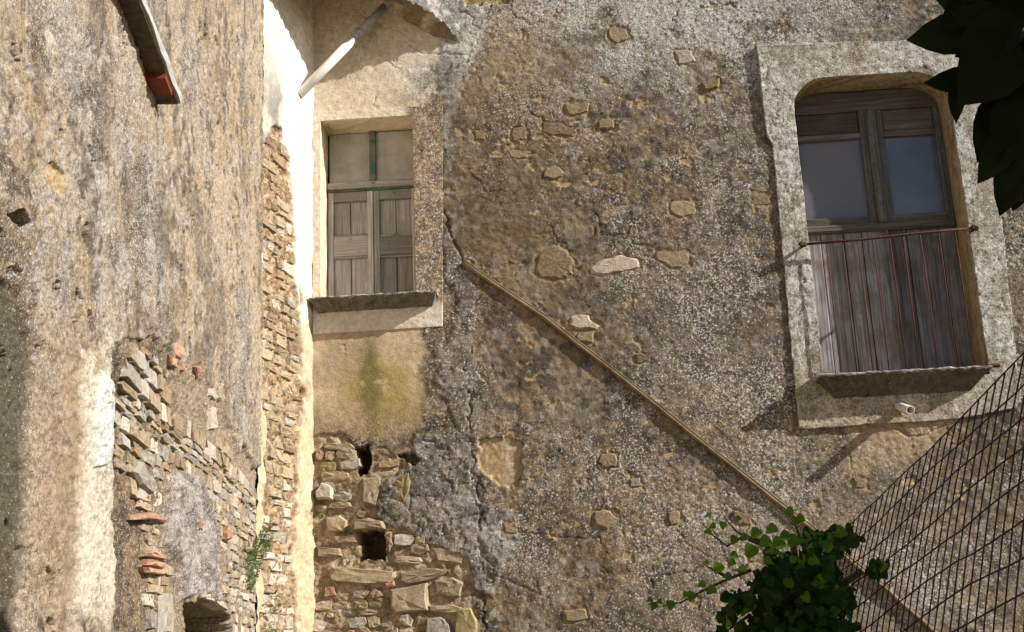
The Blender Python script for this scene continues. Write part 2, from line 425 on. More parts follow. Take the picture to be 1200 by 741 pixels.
# ------------------------------------------------------------------ facade height field
RUB = [(360, 515), (395, 508), (420, 522), (452, 528), (470, 534), (478, 545), (458, 556), (446, 575), (440, 598), (452, 612), (482, 618), (500, 636), (540, 648), (556, 676), (560, 700), (566, 745), (566, 800), (355, 800)]
GRY = [(484, 508), (520, 512), (548, 500), (560, 540), (572, 588), (600, 598), (612, 640), (590, 662), (578, 700), (556, 690), (548, 655), (505, 640), (482, 622), (450, 614), (440, 596), (446, 572), (460, 556), (482, 545)]
CRACK = [(521, 245), (522, 262), (530, 285), (541, 300), (549, 320), (552, 345), (546, 372), (551, 400), (547, 430), (553, 460), (551, 492), (557, 520), (553, 548), (560, 575), (568, 600), (560, 622), (566, 645), (560, 668), (568, 700), (566, 741), (560, 800)]
CRACK2 = [(446, 372), (448, 150), (439, 118), (443, 90), (437, 60)]
CRACK3 = [(486, 235), (497, 240), (508, 246), (521, 248)]
HOLES = [[(417, 527), (433, 523), (436, 540), (432, 553), (422, 556), (418, 545)], [(421, 624), (449, 621), (452, 655), (422, 657)], [(468, 534), (478, 530), (490, 537), (487, 545), (474, 541)]]
def col3(*c): return np.array(c)
HAND = [  # picture outlines of single stones in the facade: points, material, how far proud
 ([(646, 286), (664, 292), (674, 306), (672, 322), (655, 328), (634, 327), (626, 318), (630, 298)], 'tan', 0.014),
 ([(690, 314), (706, 304), (728, 298), (748, 302), (752, 313), (735, 318), (712, 322), (692, 322)], 'pale', 0.012),
 ([(768, 294), (790, 294), (810, 297), (806, 310), (788, 315), (770, 305)], 'tan', 0.012),
 ([(668, 371), (690, 369), (704, 382), (700, 386), (680, 386), (667, 381)], 'pale', 0.012),
 ([(678, 388), (700, 388), (694, 402), (680, 400)], 'tan', 0.01),
 ([(714, 32), (734, 34), (740, 45), (726, 50), (712, 44)], 'tan', 0.004),
 ([(634, 142), (655, 144), (676, 152), (672, 160), (648, 160), (634, 154)], 'tan', 0.008),
 ([(600, 150), (616, 152), (617, 163), (598, 165)], 'tan', 0.006),
 ([(702, 142), (720, 142), (722, 150), (702, 151)], 'tan', 0.006),
 ([(784, 236), (804, 234), (816, 238), (816, 252), (800, 256), (786, 250)], 'tan', 0.006),
 ([(640, 196), (652, 194), (660, 204), (650, 210), (640, 206)], 'tan', 0.006),
 ([(880, 226), (902, 227), (904, 240), (882, 240)], 'tan', 0.006),
 ([(704, 530), (722, 532), (724, 546), (712, 550), (703, 542)], 'tan', 0.008),
 ([(694, 600), (718, 598), (724, 608), (712, 620), (696, 616)], 'tan', 0.01),
 ([(782, 602), (796, 600), (797, 614), (784, 615)], 'tan', 0.006),
 ([(588, 612), (602, 612), (606, 624), (590, 626)], 'tan', 0.008),
 ([(790, 60), (812, 58), (816, 72), (796, 74)], 'grey', 0.006),
 ([(742, 416), (762, 415), (760, 424), (744, 426)], 'tan', 0.008),
 ([(660, 120), (690, 122), (692, 132), (664, 134)], 'tan', 0.006),
 ([(820, 96), (842, 92), (844, 104), (824, 106)], 'olive', 0.006),
 ([(596, 176), (622, 178), (620, 186), (598, 185)], 'tan', 0.004),
 ([(556, 152), (568, 155), (566, 165), (555, 166)], 'tan', 0.004),
 ([(740, 560), (750, 560), (752, 570), (740, 572)], 'grey', 0.006),
 ([(862, 600), (880, 602), (884, 616), (866, 616)], 'tan', 0.006),
 ([(660, 716), (686, 714), (690, 726), (664, 728)], 'tan', 0.006),
 ([(1000, 560), (1016, 560), (1016, 572), (1000, 572)], 'tan', 0.006),
]
def facade(u, v, px, py):
    sh = u.shape
    wx = (fbm(u, v, 6, 3, 51) - 0.5) * 22; wy = (fbm(u, v, 6, 3, 57) - 0.5) * 22     # wander of patch edges, px
    qx = px + wx; qy = py + wy
    fx = px + (fbm(u, v, 20, 2, 151) - 0.5) * 9; fy = py + (fbm(u, v, 20, 2, 157) - 0.5) * 9
    big = fbm(u, v, 0.9, 4, 3); mid = fbm(u, v, 4, 4, 5); fine = fbm(u, v, 16, 4, 9); gr = fbm(u, v, 30, 3, 13, 0.6)
    h = 0.03 * (big - 0.5) + 0.010 * (mid - 0.5) + 0.007 * (fine - 0.5) + 0.012 * (gr - 0.5)
    smo = ss(0.5, 0.62, fbm(u, v, 1.3, 5, 43)); h = h - 0.006 * smo
    T = lambda *c: np.array(c)
    def mix(c, d, t): return c + (np.asarray(d) - c) * t[..., None]
    c = np.ones(sh + (3,)) * T(0.152, 0.112, 0.068)
    c = mix(c, T(0.235, 0.172, 0.1), ss(0.45, 0.7, fbm(u, v, 2.2, 5, 21)))
    c = mix(c, T(0.07, 0.057, 0.045), ss(0.48, 0.68, fbm(u, v, 3.1, 5, 25, 0.6)) * 0.9)
    c = mix(c, T(0.23, 0.195, 0.155), ss(0.52, 0.72, fbm(u, v, 2.6, 5, 29)) * 0.7)
    c = mix(c, T(0.33, 0.26, 0.17), ss(0.58, 0.7, fbm(u, v, 11, 4, 33)) * 0.7)
    c = mix(c, T(0.075, 0.065, 0.055), ss(0.52, 0.68, fbm(u, v, 12, 4, 37)) * 0.85)
    c = mix(c, T(0.38, 0.35, 0.31), ss(0.58, 0.68, fbm(u, v, 15, 4, 38)) * 0.45)
    dens = 0.36 + 1.3 * (fbm(u, v, 1.9, 5, 41, 0.65) - 0.47)
    # whiter lichen band at the top, darker olive brown zone by the left window, paler bottom right
    g = lambda x, y, rx, ry: np.exp(-((px - x) / rx) ** 2 - ((py - y) / ry) ** 2)
    up = g(790, 20, 210, 80) * ss(.3, .6, mid + .3 * fine); c = mix(c, T(0.46, 0.45, 0.43), up * 0.85); dens += 0.6 * up
    lf = g(600, 225, 75, 95); c = mix(c, T(0.15, 0.115, 0.07), lf * 0.75); dens -= 0.2 * lf
    dn = g(800, 360, 170, 110); c = mix(c, T(0.17, 0.145, 0.125), dn * 0.45)
    br = g(960, 640, 190, 120); c = mix(c, T(0.36, 0.31, 0.25), br * 0.5); dens += 0.15 * br
    tp = g(600, 60, 60, 60); c = mix(c, T(0.34, 0.26, 0.16), tp * 0.6)
    rt = g(850, 420, 90, 250); dens += 0.12 * rt
    # flaked spots where the coat has come away
    wq = fbm(u, v, 22, 4, 63, .6)
    f1, f2, cid = worley(u * 6 + 1.4 * wq + mid, v * 8.5 + 1.4 * fine, 61)
    reg = ss(0, 1, 0.75 * g(680, 160, 170, 75) + 0.35 * g(640, 420, 120, 200) + 0.25 * g(840, 560, 200, 200))
    chip = ss(0.30, 0.25, f1 + 0.6 * (wq - 0.5)) * (cid < 0.05 + 0.36 * reg)
    h = h - 0.007 * chip; c = mix(c, T(0.4, 0.3, 0.18), chip * 0.8); dens = dens * (1 - 0.7 * chip)
    # smooth cream plaster of the niche and the zone under the window
    nich = sdpoly(qx, qy, [(330, -300), (545, -300), (540, 40), (525, 95), (500, 128), (480, 170), (330, 170)], 60)
    k = ss(4, -6, nich)
    h = lerp(h, 0.004 * (mid - 0.5) + 0.008 * (fine - 0.5) - 0.006, k)
    cr = mix(np.ones(sh + (3,)) * T(0.66, 0.57, 0.44), T(0.55, 0.46, 0.34), ss(0.4, 0.7, fbm(u, v, 3.5, 5, 71)))
    cr = mix(cr, T(0.66, 0.63, 0.56), g(500, 82, 32, 28)); cr = mix(cr, T(0.2, 0.19, 0.18), ss(0.45, 0.62, mid) * g(512, 105, 32, 24))
    c = mix(c, cr, k); dens = lerp(dens, 0.12 + 0.3 * g(512, 105, 30, 30), k)
    low = sdpoly(qx, qy, [(355, 360), (502, 360), (500, 395), (498, 450), (492, 500), (470, 512), (430, 515), (395, 508), (350, 530)], 60)
    k = ss(5, -5, low)
    h = lerp(h, 0.01 * (mid - 0.5) + 0.007 * (fine - 0.5), k)
    cr = mix(np.ones(sh + (3,)) * T(0.55, 0.44, 0.3), T(0.42, 0.34, 0.23), ss(0.4, 0.65, fbm(u, v, 4, 5, 75)))
    cr = mix(cr, T(0.36, 0.29, 0.11), np.clip(1.5 * g(447, 465, 44, 44) * ss(0.2, 0.62, .5 * mid + .5 * fine), 0, .9))
    cr = mix(cr, T(0.14, 0.13, 0.04), np.clip(1.3 * g(433, 448, 12, 46) * ss(0.22, 0.58, .4 * mid + .6 * fine), 0, .75))
    cr = mix(cr, T(0.22, 0.17, 0.1), ss(450, 520, py) * 0.6)
    c = mix(c, cr, k); dens = lerp(dens, 0.1 + 0.25 * ss(470, 520, py), k)
    # grey cement: beside the crack, in the springing of the arch and as a big patch at the bottom
    sp = sdpoly(qx, qy, [(516, -80), (578, -60), (568, 30), (560, 62), (545, 85), (530, 110), (512, 112), (515, 60)], 50)
    k = ss(3, -4, sp); c = mix(c, mix(np.ones(sh + (3,)) * T(0.5, 0.49, 0.47), T(0.27, 0.26, 0.25), ss(0.42, 0.6, mid)), k); h = h + 0.012 * k; dens = lerp(dens, 0.3, k)
    cv = sdpoly(qx, qy, [(521, 95), (545, 90), (530, 150), (524, 200), (521, 260)], 50); k = ss(2, -3, cv); c = mix(c, T(0.3, 0.28, 0.26), k * 0.7)
    cg = sdpoly(qx, qy, [(521, 265), (534, 280), (556, 310), (562, 360), (556, 400), (560, 450), (566, 500), (560, 520), (545, 520), (520, 470), (508, 440), (506, 415), (530, 400), (538, 370), (524, 330)], 50)
    k = ss(3, -4, cg); c = mix(c, mix(np.ones(sh + (3,)) * T(0.27, 0.25, 0.23), T(0.14, 0.125, 0.11), ss(0.4, 0.62, fbm(u, v, 9, 4, 81))), k * 0.6); h = h + 0.01 * k
    rub = sdpoly(qx, qy, RUB, 60); k = ss(2, -2, rub)
    h = lerp(h, -0.018 + 0.04 * (fine - 0.5) + 0.02 * (gr - 0.5) + 0.02 * (mid - 0.5), k)
    c = mix(c, mix(np.ones(sh + (3,)) * T(0.42, 0.345, 0.235), T(0.28, 0.215, 0.13), ss(0.4, 0.65, fbm(u, v, 9, 4, 85))), k); dens = lerp(dens, 0.3, k)
    gp_ = sdpoly(fx, fy, GRY, 60); k = ss(1.5, -2, gp_)
    e2 = worley(u * 3.2 + 1.2 * mid, v * 3.2 + fine, 88); ck = ss(.06, .01, e2[1] - e2[0])
    h = lerp(h, 0.010 + 0.02 * (fine - 0.5) + 0.035 * (fbm(u, v, 7, 3, 87) - 0.5) - .012 * ck, k)
    gc = mix(np.ones(sh + (3,)) * T(0.27, 0.245, 0.215), T(0.14, 0.13, 0.12), ss(0.42, 0.6, fbm(u, v, 9, 4, 89)))
    gc = mix(gc, T(0.38, 0.375, 0.37), ss(0.45, 0.68, fbm(u, v, 5, 4, 91)) * 0.8 * np.clip(g(575, 625, 45, 40) + g(490, 635, 60, 10), 0, 1))
    c = mix(c, gc, k); dens = lerp(dens, 0.42, k)
    # exposed square patch right of the crack
    pt = sdpoly(fx, fy, [(562, 516), (600, 512), (612, 518), (611, 560), (600, 573), (586, 568), (570, 556), (560, 545)], 40); k = ss(1, -1.5, pt)
    h = h - 0.022 * k; c = mix(c, mix(np.ones(sh + (3,)) * T(0.42, 0.31, 0.18), T(0.5, 0.42, 0.3), g(597, 540, 6, 30)), k * 0.85); dens = lerp(dens, 0.15, k)
    # smoother tan zone under the right window and the top strip
    uw = sdpoly(qx, qy, [(985, 455), (1130, 450), (1125, 480), (1110, 520), (1060, 545), (1010, 560), (985, 545), (1000, 505)], 50); k = ss(8, -8, uw)
    c = mix(c, T(0.44, 0.34, 0.22), k * 0.75); dens = lerp(dens, 0.2, k * 0.8)
    ts = sdpoly(fx, fy, [(545, -200), (600, -200), (600, 2), (545, 8)], 50); k = ss(1, -1, ts); h = h - 0.03 * k; c = mix(c, T(0.3, 0.24, 0.1), k)
    for cl, wd, dp in ((CRACK, 1.0, 0.028), (CRACK2, 0.8, 0.008), (CRACK3, 0.9, 0.02)):
        d = dline(px + (fbm(u, v, 14, 3, 95) - 0.5) * 14, py + (fbm(u, v, 14, 3, 97) - 0.5) * 8, cl)
        h = h - dp * np.exp(-(d / wd) ** 2) * ss(.4, .6, fbm(u, v, 4, 3, 96))
    # hairline cracks all over
    a1, a2, ci = worley(u * 1.7 + 0.9 * mid, v * 1.7 + 0.9 * big, 99); e = a2 - a1
    k = ss(0.02, 0.006, e) * ss(0.5, 0.62, fbm(u, v, 0.8, 3, 101)); h = h - 0.01 * k
    for hp, _m, _p in HAND:
        d = sdpoly(fx + (gr - .5) * 5, fy + (fine - .5) * 6, hp, 14); k = ss(2.4, 1.2, d); h = h - 0.006 * k; c = mix(c, T(0.3, 0.225, 0.135), ss(6, 1, d) * .6); dens = lerp(dens, 0.1, k)
    for i, hp in enumerate(HOLES):
        d = sdpoly(fx, fy, hp, 20); k = ss(1.0, -0.5, d); h = lerp(h, -0.38 if i < 2 else -0.09, k); c = mix(c, T(0.2, 0.15, 0.09), k)
    return h, c, np.clip(dens, 0.03, 0.95)
def axis(lo, a, b, hi, d, g=1.25):
    mid = list(np.arange(a, b, d)); L = []; s = d; x = a
    while x > lo: s = min(s * g, 0.5); x -= s; L.append(x)
    R = []; s = d; x = mid[-1]
    while x < hi: s = min(s * g, 0.5); x += s; R.append(x)
    return np.array(L[::-1] + mid + R)
xs = axis(C0[0] - 0.02, C0[0] - 0.01, X(1215, 0)[0] + 0.35, 7.0, 0.0095)
zs = axis(0.0, X(367, 760)[1] - 0.1, X(1000, -30)[1], 8.6, 0.0092)
U, V_ = np.meshgrid(xs, zs)
P = MAIN.pt(U, V_); px, py = proj(P)
h, c, d = facade(U, V_, px, py)
P = MAIN.pt(U, V_, h)
uc = (U[:-1, :-1] + U[1:, 1:]) / 2; vc = (V_[:-1, :-1] + V_[1:, 1:]) / 2
keep = ~((uc > LW['x0'] - 0.02) & (uc < LW['x1'] + 0.05) & (vc > LW['z0'] - 0.05) & (vc < LW['z1'] + 0.02))
keep &= ~((uc > RW['x0'] - 0.12) & (uc < RW['x1'] + 0.12) & (vc > RW['z0'] - 0.15) & (vc < RW['z1'] + 0.12))
grid('plaster_coat', P, np.concatenate([c, d[..., None]], -1), M['wall'], house, keep)
v, f = boxv(C0[0] - 1.2, 7.0, 0.46, 1.0, 0, 8.6, 0.0); obj('wall_core', v, f, M['mud'], house)

# ------------------------------------------------------------------ window surrounds
def ring(name, inner, outer, prof, colf, mat, parent, depth, yback):
    """inner/outer: matching closed loops of (x,z). face raised by prof, outer edge goes back to y=+0.01, inner edge back to yback"""
    inner = np.array(inner); outer = np.array(outer); n = len(inner); K = 26; TT = [0, .008, .03] + list(np.linspace(.03, .98, K - 3)[1:]) + [.992, 1.0]; K = len(TT) - 1
    rows = []; rows.append((outer, np.full(n, -0.03)))
    for k in range(K + 1):
        t = TT[k]; rows.append((lerp(outer, inner, t), None))
    for k in range(1, 13): rows.append((inner, np.full(n, k / 12.0)))
    Pm = np.zeros((len(rows), n + 1, 3)); Cm = np.zeros((len(rows), n + 1, 4))
    for i, (lp, hh) in enumerate(rows):
        l = np.vstack([lp, lp[:1]]); x, z = l[:, 0], l[:, 1]
        q = MAIN.pt(x, z); a, b = proj(q)
        h0, c, d = colf(x, z, a, b)
        if hh is None:
            hv = prof + h0
            if i == 1: hv = hv - 0.003
            if i == K + 1: hv = hv - 0.004
            Pm[i] = np.stack([x, -hv, z], -1)
        elif i == 0: Pm[i] = np.stack([x, 0 * x + 0.03, z], -1)
        else:
            t = hh[0]; y = lerp(-(prof + h0) + 0.008, yback + 0 * x, t)
            wob = (fbm(x * 1 + t * 3, z + t * 2, 5, 3, 201) - 0.5) * 0.02
            Pm[i] = np.stack([x + wob, y, z + wob], -1); c, d = colf.reveal(x, z, t)
        Cm[i] = np.concatenate([c, d[..., None]], -1)
    return grid(name, Pm, Cm, mat, parent)
def resample(pts, n):
    p = np.array(pts + [pts[0]], float); L = np.r_[0, np.cumsum(np.hypot(*np.diff(p, axis=0).T))]
    t = np.linspace(0, L[-1], n, endpoint=False); return np.stack([np.interp(t, L, p[:, 0]), np.interp(t, L, p[:, 1])], -1)
def outset(inner, box):   # shoot from the loop to a quadrilateral given as four corners
    cx = np.mean([p[0] for p in inner]); cz = np.mean([p[1] for p in inner]); out = []
    B = np.array(box, float)
    for x, z in inner:
        best = None
        dx, dz = x - cx, z - cz
        for i in range(len(B)):
            a = B[i]; e = B[(i + 1) % len(B)] - a
            den = dx * e[1] - dz * e[0]
            if abs(den) < 1e-9: continue
            t = ((a[0] - cx) * e[1] - (a[1] - cz) * e[0]) / den; s = ((a[0] - cx) * dz - (a[1] - cz) * dx) / den
            if t > 0 and -1e-6 <= s <= 1 + 1e-6 and (best is None or t > best): best = t
        out.append((cx + dx * best, cz + dz * best))
    return out
class RightCol:
    def __call__(s, u, v, px, py):
        mid = fbm(u, v, 5, 4, 301); fine = fbm(u, v, 28, 4, 303, 0.6)
        h = 0.010 * (fine - 0.5) + 0.008 * (mid - 0.5)
        c = np.ones(u.shape + (3,)) * np.array([0.58, 0.58, 0.56])
        t = ss(0.42, 0.65, fbm(u, v, 3, 4, 305))[..., None]; c = lerp(c, np.array([0.42, 0.36, 0.28]), t * 0.6)
        t = ss(0.5, 0.66, fbm(u, v, 24, 3, 307))[..., None]; c = lerp(c, np.array([0.27, 0.24, 0.2]), t * 0.7)
        t = (ss(400, 470, py) * ss(1160, 1100, px))[..., None]; c = lerp(c, np.array([0.4, 0.33, 0.22]), t * 0.7)
        t = ss(0.55, 0.7, fbm(u * 1.6, v * .7, 4, 5, 311))[..., None]; c = lerp(c, np.array([0.3, 0.26, 0.2]), t * .8)
        e_ = worley(u * 2.3 + mid, v * 1.6 + mid, 313); k = ss(.03, .008, e_[1] - e_[0]); h = h - .006 * k; c = lerp(c, np.array([.2, .17, .13]), k[..., None] * .7)
        return h, c, np.full(u.shape, 0.5)
    def reveal(s, u, v, t):
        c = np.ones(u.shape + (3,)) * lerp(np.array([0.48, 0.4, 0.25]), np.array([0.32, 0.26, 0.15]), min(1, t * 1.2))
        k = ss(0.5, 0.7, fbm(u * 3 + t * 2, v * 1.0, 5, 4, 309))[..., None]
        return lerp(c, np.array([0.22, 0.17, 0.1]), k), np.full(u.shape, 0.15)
def arch_loop(x0, x1, z0, z1, r, rz):
    pts = [(x0, z0), (x0, (z0 + z1) / 2), (x0, z1 - rz)]
    for i in range(1, 9):
        a = math.pi / 2 * i / 8; pts.append((x0 + r - r * math.cos(a), z1 - rz + rz * math.sin(a)))
    for i in range(0, 9):
        a = math.pi / 2 * i / 8; pts.append((x1 - r + r * math.sin(a), z1 - rz + rz * math.cos(a)))
    pts += [(x1, (z0 + z1) / 2), (x1, z0)]
    return pts
RB = 0.30
win_r = board('window', RW['x0'] + 0.005, RW['x1'] - 0.005, RW['z0'] - 0.04, RW['z1'] - 0.01, RB + 0.065, 0.03, M['door_dark'], house)
tag(win_r, 'tall arched double window with glass above and worn violet grey boards below')
inner = resample(arch_loop(RW['x0'], RW['x1'], RW['z0'] - 0.03, RW['z1'], 0.30, 0.26), 520)
oc = [X(886, 54), X(1122, 47), X(1152, 70), X(1196, 470), X(1190, 478), X(1122, 492), X(1020, 498), X(936, 503), X(905, 170), X(898, 158)]
def rag(loop, a):
    L = np.array(loop); L[:, 0] += a * (fbm(L[:, 0], L[:, 1], 9, 4, 331) - .5); L[:, 1] += a * (fbm(L[:, 0], L[:, 1], 9, 4, 337) - .5); return L
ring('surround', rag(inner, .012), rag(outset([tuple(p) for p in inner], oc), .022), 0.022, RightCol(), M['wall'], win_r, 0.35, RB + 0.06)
class LeftCol:
    def __call__(s, u, v, px, py):
        mid = fbm(u, v, 5, 4, 401); fine = fbm(u, v, 26, 4, 403, 0.6)
        h = 0.01 * (fine - 0.5) + 0.008 * (mid - 0.5)
        c = np.ones(u.shape + (3,)) * np.array([0.33, 0.25, 0.16])
        t = ss(0.42, 0.65, fbm(u, v, 8, 4, 405))[..., None]; c = lerp(c, np.array([0.22, 0.17, 0.12]), t)
        t = (ss(486, 470, px) * ss(380, 345, py))[..., None]; c = lerp(c, np.array([0.68, 0.6, 0.47]), t)
        t = (ss(350, 360, py))[..., None]; c = lerp(c, np.array([0.66, 0.6, 0.52]), t)
        return h, c, 0.1 + 0.5 * ss(470, 490, px) * ss(355, 340, py)
    def reveal(s, u, v, t):
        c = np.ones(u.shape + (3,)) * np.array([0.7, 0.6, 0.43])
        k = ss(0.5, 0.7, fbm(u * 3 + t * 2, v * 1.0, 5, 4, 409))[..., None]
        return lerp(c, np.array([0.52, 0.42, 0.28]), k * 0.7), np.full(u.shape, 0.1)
LB = 0.27
win_l = board('window', LW['x0'] + 0.004, LW['x1'] - 0.004, LW['z0'] - 0.03, LW['z1'] - 0.004, LB + 0.065, 0.03, M['wood'], house)
tag(win_l, 'small square window with two grey panelled shutters and two blank upper panes')
inner = resample([(LW['x0'], LW['z0'] - 0.03), (LW['x0'], LW['z1']), (LW['x1'], LW['z1']), (LW['x1'], LW['z0'] - 0.03)], 420)
oc = [(X(366, 130)[0] + 0.005, X(430, 128)[1]), X(519, 124), X(519, 383), (X(366, 392)[0] + 0.005, X(440, 388)[1])]
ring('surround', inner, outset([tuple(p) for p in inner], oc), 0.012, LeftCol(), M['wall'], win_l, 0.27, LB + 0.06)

# sills
def sill(x0, x1, zt, th, prot, mat, parent, taper, name='sill'):
    n = 40; V = []; Fc = []; prof = [(0.05, 0.004), (-prot, 0.0), (-prot - 0.004, -th * .3 if taper == 0 else -0.010), (-prot + .006, -th * .8 if taper == 0 else -0.026), (-0.03 if taper else -prot + .02, -th), (0.05, -th)]
    tp = [0, 0, 0, taper * 0.3, taper, taper]
    for i in range(n + 1):
        t = i / n
        for (y, z), e in zip(prof, tp):
            x = lerp(x0 + e, x1 - e, t)
            V.append((x, y + rnd.uniform(-.005, .005), zt + z + rnd.uniform(-.005, .005)))
    K = len(prof)
    for i in range(n):
        for k in range(K):
            k2 = (k + 1) % K; Fc.append((i * K + k, i * K + k2, (i + 1) * K + k2, (i + 1) * K + k))
    Fc.append(tuple(range(K))); Fc.append(tuple(n * K + k for k in range(K - 1, -1, -1)))
    return obj(name, V, Fc, mat, parent, smooth=False)
sill(X(364, 352)[0] + 0.02, X(511, 345, -0.15)[0], LW['z0'] + 0.005, 0.098, 0.15, M['ledge'], win_l, 0.05)
sill(X(957, 440, -0.16)[0], X(1162, 432, -0.16)[0], RW['z0'] + 0.005, 0.17, 0.17, M['ledge'], win_r, 0.15)

M['lip'] = stonemat('sunlit_sill_stone', (0.3, 0.28, 0.23), (0.6, 0.58, 0.54), 1.5)  # sill stone again, sun on the top edge put into the colour
sill(X(364, 352)[0] + 0.015, X(511, 345, -0.15)[0] + .005, LW['z0'] + 0.009, 0.02, 0.155, M['lip'], win_l, 0.0, 'sunlit_sill_edge')
sill(X(957, 440, -0.16)[0] - .005, X(1162, 432, -0.16)[0] + .005, RW['z0'] + 0.012, 0.028, 0.176, M['lip'], win_r, 0.0, 'sunlit_sill_edge')
# left window woodwork
y = LB; a0, a1 = LW['x0'] + 0.006, LW['x1'] - 0.006; b0, b1 = LW['z0'] + 0.004, LW['z1'] - 0.006
xm = X(436, 250, y)[0] + 0.01; zt = X(430, 217, y)[1]; H = M['wood_h']; W = M['wood']
board('transom', a0, a1, zt - 0.03, zt + 0.03, y - 0.02, 0.07, H, win_l)
board('mullion', xm - 0.028, xm + 0.028, zt + 0.03, b1, y, 0.05, M['wood_g'], win_l)
board('pane', a0 + 0.012, xm - 0.028, zt + 0.03, b1, y + 0.03, 0.01, M['pane_board'], win_l)
board('pane', xm + 0.028, a1 - 0.012, zt + 0.03, b1, y + 0.03, 0.01, M['pane_board'], win_l)
board('green_strip', a0, a1, zt - 0.052, zt - 0.032, y + 0.0, 0.04, M['wood_g'], win_l)
zc = zt - 0.055
for (s0, s1, zz) in ((a0, xm - 0.004, (0.56, 0.44)), (xm + 0.004, a1, (0.54, 0.38))):
    st = 0.052; hh = zc - b0
    board('stile', s0, s0 + st, b0, zc, y + 0.005, 0.04, W, win_l)
    board('stile', s1 - st, s1, b0, zc, y + 0.006, 0.04, W, win_l)
    r1 = b0 + hh * (0.45 if s0 == a0 else 0.44); r2 = b0 + hh * (0.62 if s0 == a0 else 0.60)
    board('rail', s0 + st, s1 - st, zc - 0.09, zc, y + 0.008, 0.035, H, win_l)
    board('rail', s0 + st, s1 - st, r1, r2, y + 0.007, 0.035, H, win_l)
    xx = (s0 + s1) / 2
    for p0, p1 in ((r2, zc - 0.09), (b0, r1)):
        board('panel', s0 + st, xx - 0.004, p0, p1, y + 0.034, 0.015, W, win_l)
        board('panel', xx + 0.004, s1 - st, p0, p1, y + 0.036, 0.015, W, win_l)
    board('moulding', s0 + st, s1 - st, r2, r2 + 0.018, y + 0.014, 0.02, H, win_l)
    board('moulding', s0 + st, s1 - st, r1 - 0.022, r1, y + 0.014, 0.02, H, win_l)
# right window woodwork
y = RB; a0, a1 = RW['x0'] + 0.004, RW['x1'] - 0.004; b0, b1 = RW['z0'] - 0.01, RW['z1'] - 0.01
D, DH = M['door_dark'], M['door_dark_h']
zr = X(1040, 266, y)[1]; zg = X(1030, 160, y)[1]; xm = X(1030, 220, y)[0]
zp = zg + 0.28
def aboard(name, x0, x1, z0, z1, yf, th, mat, par, **k): return board(name, x0, x1, z0, z1, yf, th, mat, par, **k)
aboard('head_board', a0, a1, zp - 0.02, b1, y + 0.0, 0.05, DH, win_r)
aboard('centre_post', xm - 0.045, xm + 0.045, zr + 0.04, zp - 0.02, y - 0.035, 0.06, D, win_r, bev=0.015)
for s0, s1, gl in ((a0, xm - 0.045, 'glass_a'), (xm + 0.045, a1, 'glass_b')):
    st = 0.06
    aboard('stile', s0, s0 + st, zr + 0.04, zp - 0.02, y, 0.05, D, win_r)
    aboard('stile', s1 - st, s1, zr + 0.04, zp - 0.02, y + 0.001, 0.05, D, win_r)
    aboard('rail', s0 + st, s1 - st, zg - 0.005, zg + 0.05, y + 0.002, 0.045, DH, win_r)
    aboard('rail', s0 + st, s1 - st, zr + 0.04, zr + 0.11, y + 0.002, 0.045, DH, win_r)
    aboard('top_panel', s0 + st, s1 - st, zg + 0.05, zp - 0.02, y + 0.012, 0.03, DH, win_r, bev=0.012)
    board('pane', s0 + st, s1 - st, zr + 0.11, zg - 0.005, y + 0.035, 0.006, M[gl], win_r, bev=0.001, jit=0)
aboard('rail', a0, a1, zr - 0.03, zr + 0.04, y - 0.025, 0.07, DH, win_r, bev=0.015)
ws = [0.13, 0.16, 0.12, 0.17]; L = xm - a0 + 0.02; k = L / sum(ws); x = a0
for i, wd in enumerate(ws):
    board('plank', x + 0.003, x + wd * k - 0.005, b0, zr - 0.03, y + 0.012 + 0.004 * (i % 3), 0.03, M['door'], win_r, jit=0.003); x += wd * k
board('cover_strip', xm + 0.005, xm + 0.035, b0, zr - 0.03, y - 0.008, 0.03, M['door'], win_r)
ws = [0.15, 0.12, 0.16, 0.13]; x = xm + 0.037; L = a1 - x; k = L / sum(ws)
for i, wd in enumerate(ws):
    board('plank', x + 0.003, x + wd * k - 0.005, b0, zr - 0.03, y + 0.014 + 0.004 * ((i * 2) % 3), 0.03, M['door'], win_r, jit=0.003); x += wd * k
# the iron rail with its bars, set into the surround
yr = -0.09
rl = np.array([X(937, 289, yr)[0], yr, X(937, 287, yr)[1]]); rr = np.array([X(1146, 265, yr)[0], yr, X(1146, 267, yr)[1]])
vt, ft = tube([rl, lerp(rl, rr, 0.33) + [0, 0, -0.006], lerp(rl, rr, 0.7) + [0, 0, 0.002], rr], 0.011, 8)
rail = obj('railing', vt, ft, M['rust'], house, True); tag(rail, 'rusty iron railing across the lower half of the tall right window')
for e, q in ((rl, (0.03, 0)), (rr, (-0.03, 0))):
    vt, ft = tube([e + [q[0], 0, 0], e + [q[0], 0.13, 0.0]], [0.014, 0.014], 6); obj('wall_fixing', vt, ft, M['rust'], rail)
    vt, ft = tube([e + [q[0] - 0.035, 0, 0], e + [q[0] - 0.02, 0, 0.01], e + [q[0] + 0.02, 0, -0.008], e + [q[0] + 0.035, 0, 0]], [0.01, 0.024, 0.022, 0.01], 7, jit=.25); obj('knob', vt, ft, M['rust'], rail)
zb = RW['z0'] + 0.01
for i, t in enumerate((.15, .24, .325, .41, .505, .58, .675, .78, .87)):
    p = lerp(rl, rr, t); q = np.array([p[0] + rnd.uniform(-.006, .006), yr, zb])
    vt, ft = tube([p, lerp(p, q, 0.5) + [rnd.uniform(-.004, .004), 0, 0], q], 0.0055, 6); obj('bar', vt, ft, M['rust'], rail, True)
for xx in (rl[0] + 0.06, rr[0] - 0.04):
    vt, ft = tube([(xx - .05, yr, zb + .012), (xx + 0.05, yr, zb + 0.014)], 0.016, 6, jit=.3); obj('foot_fixing', vt, ft, M['rust'], rail)
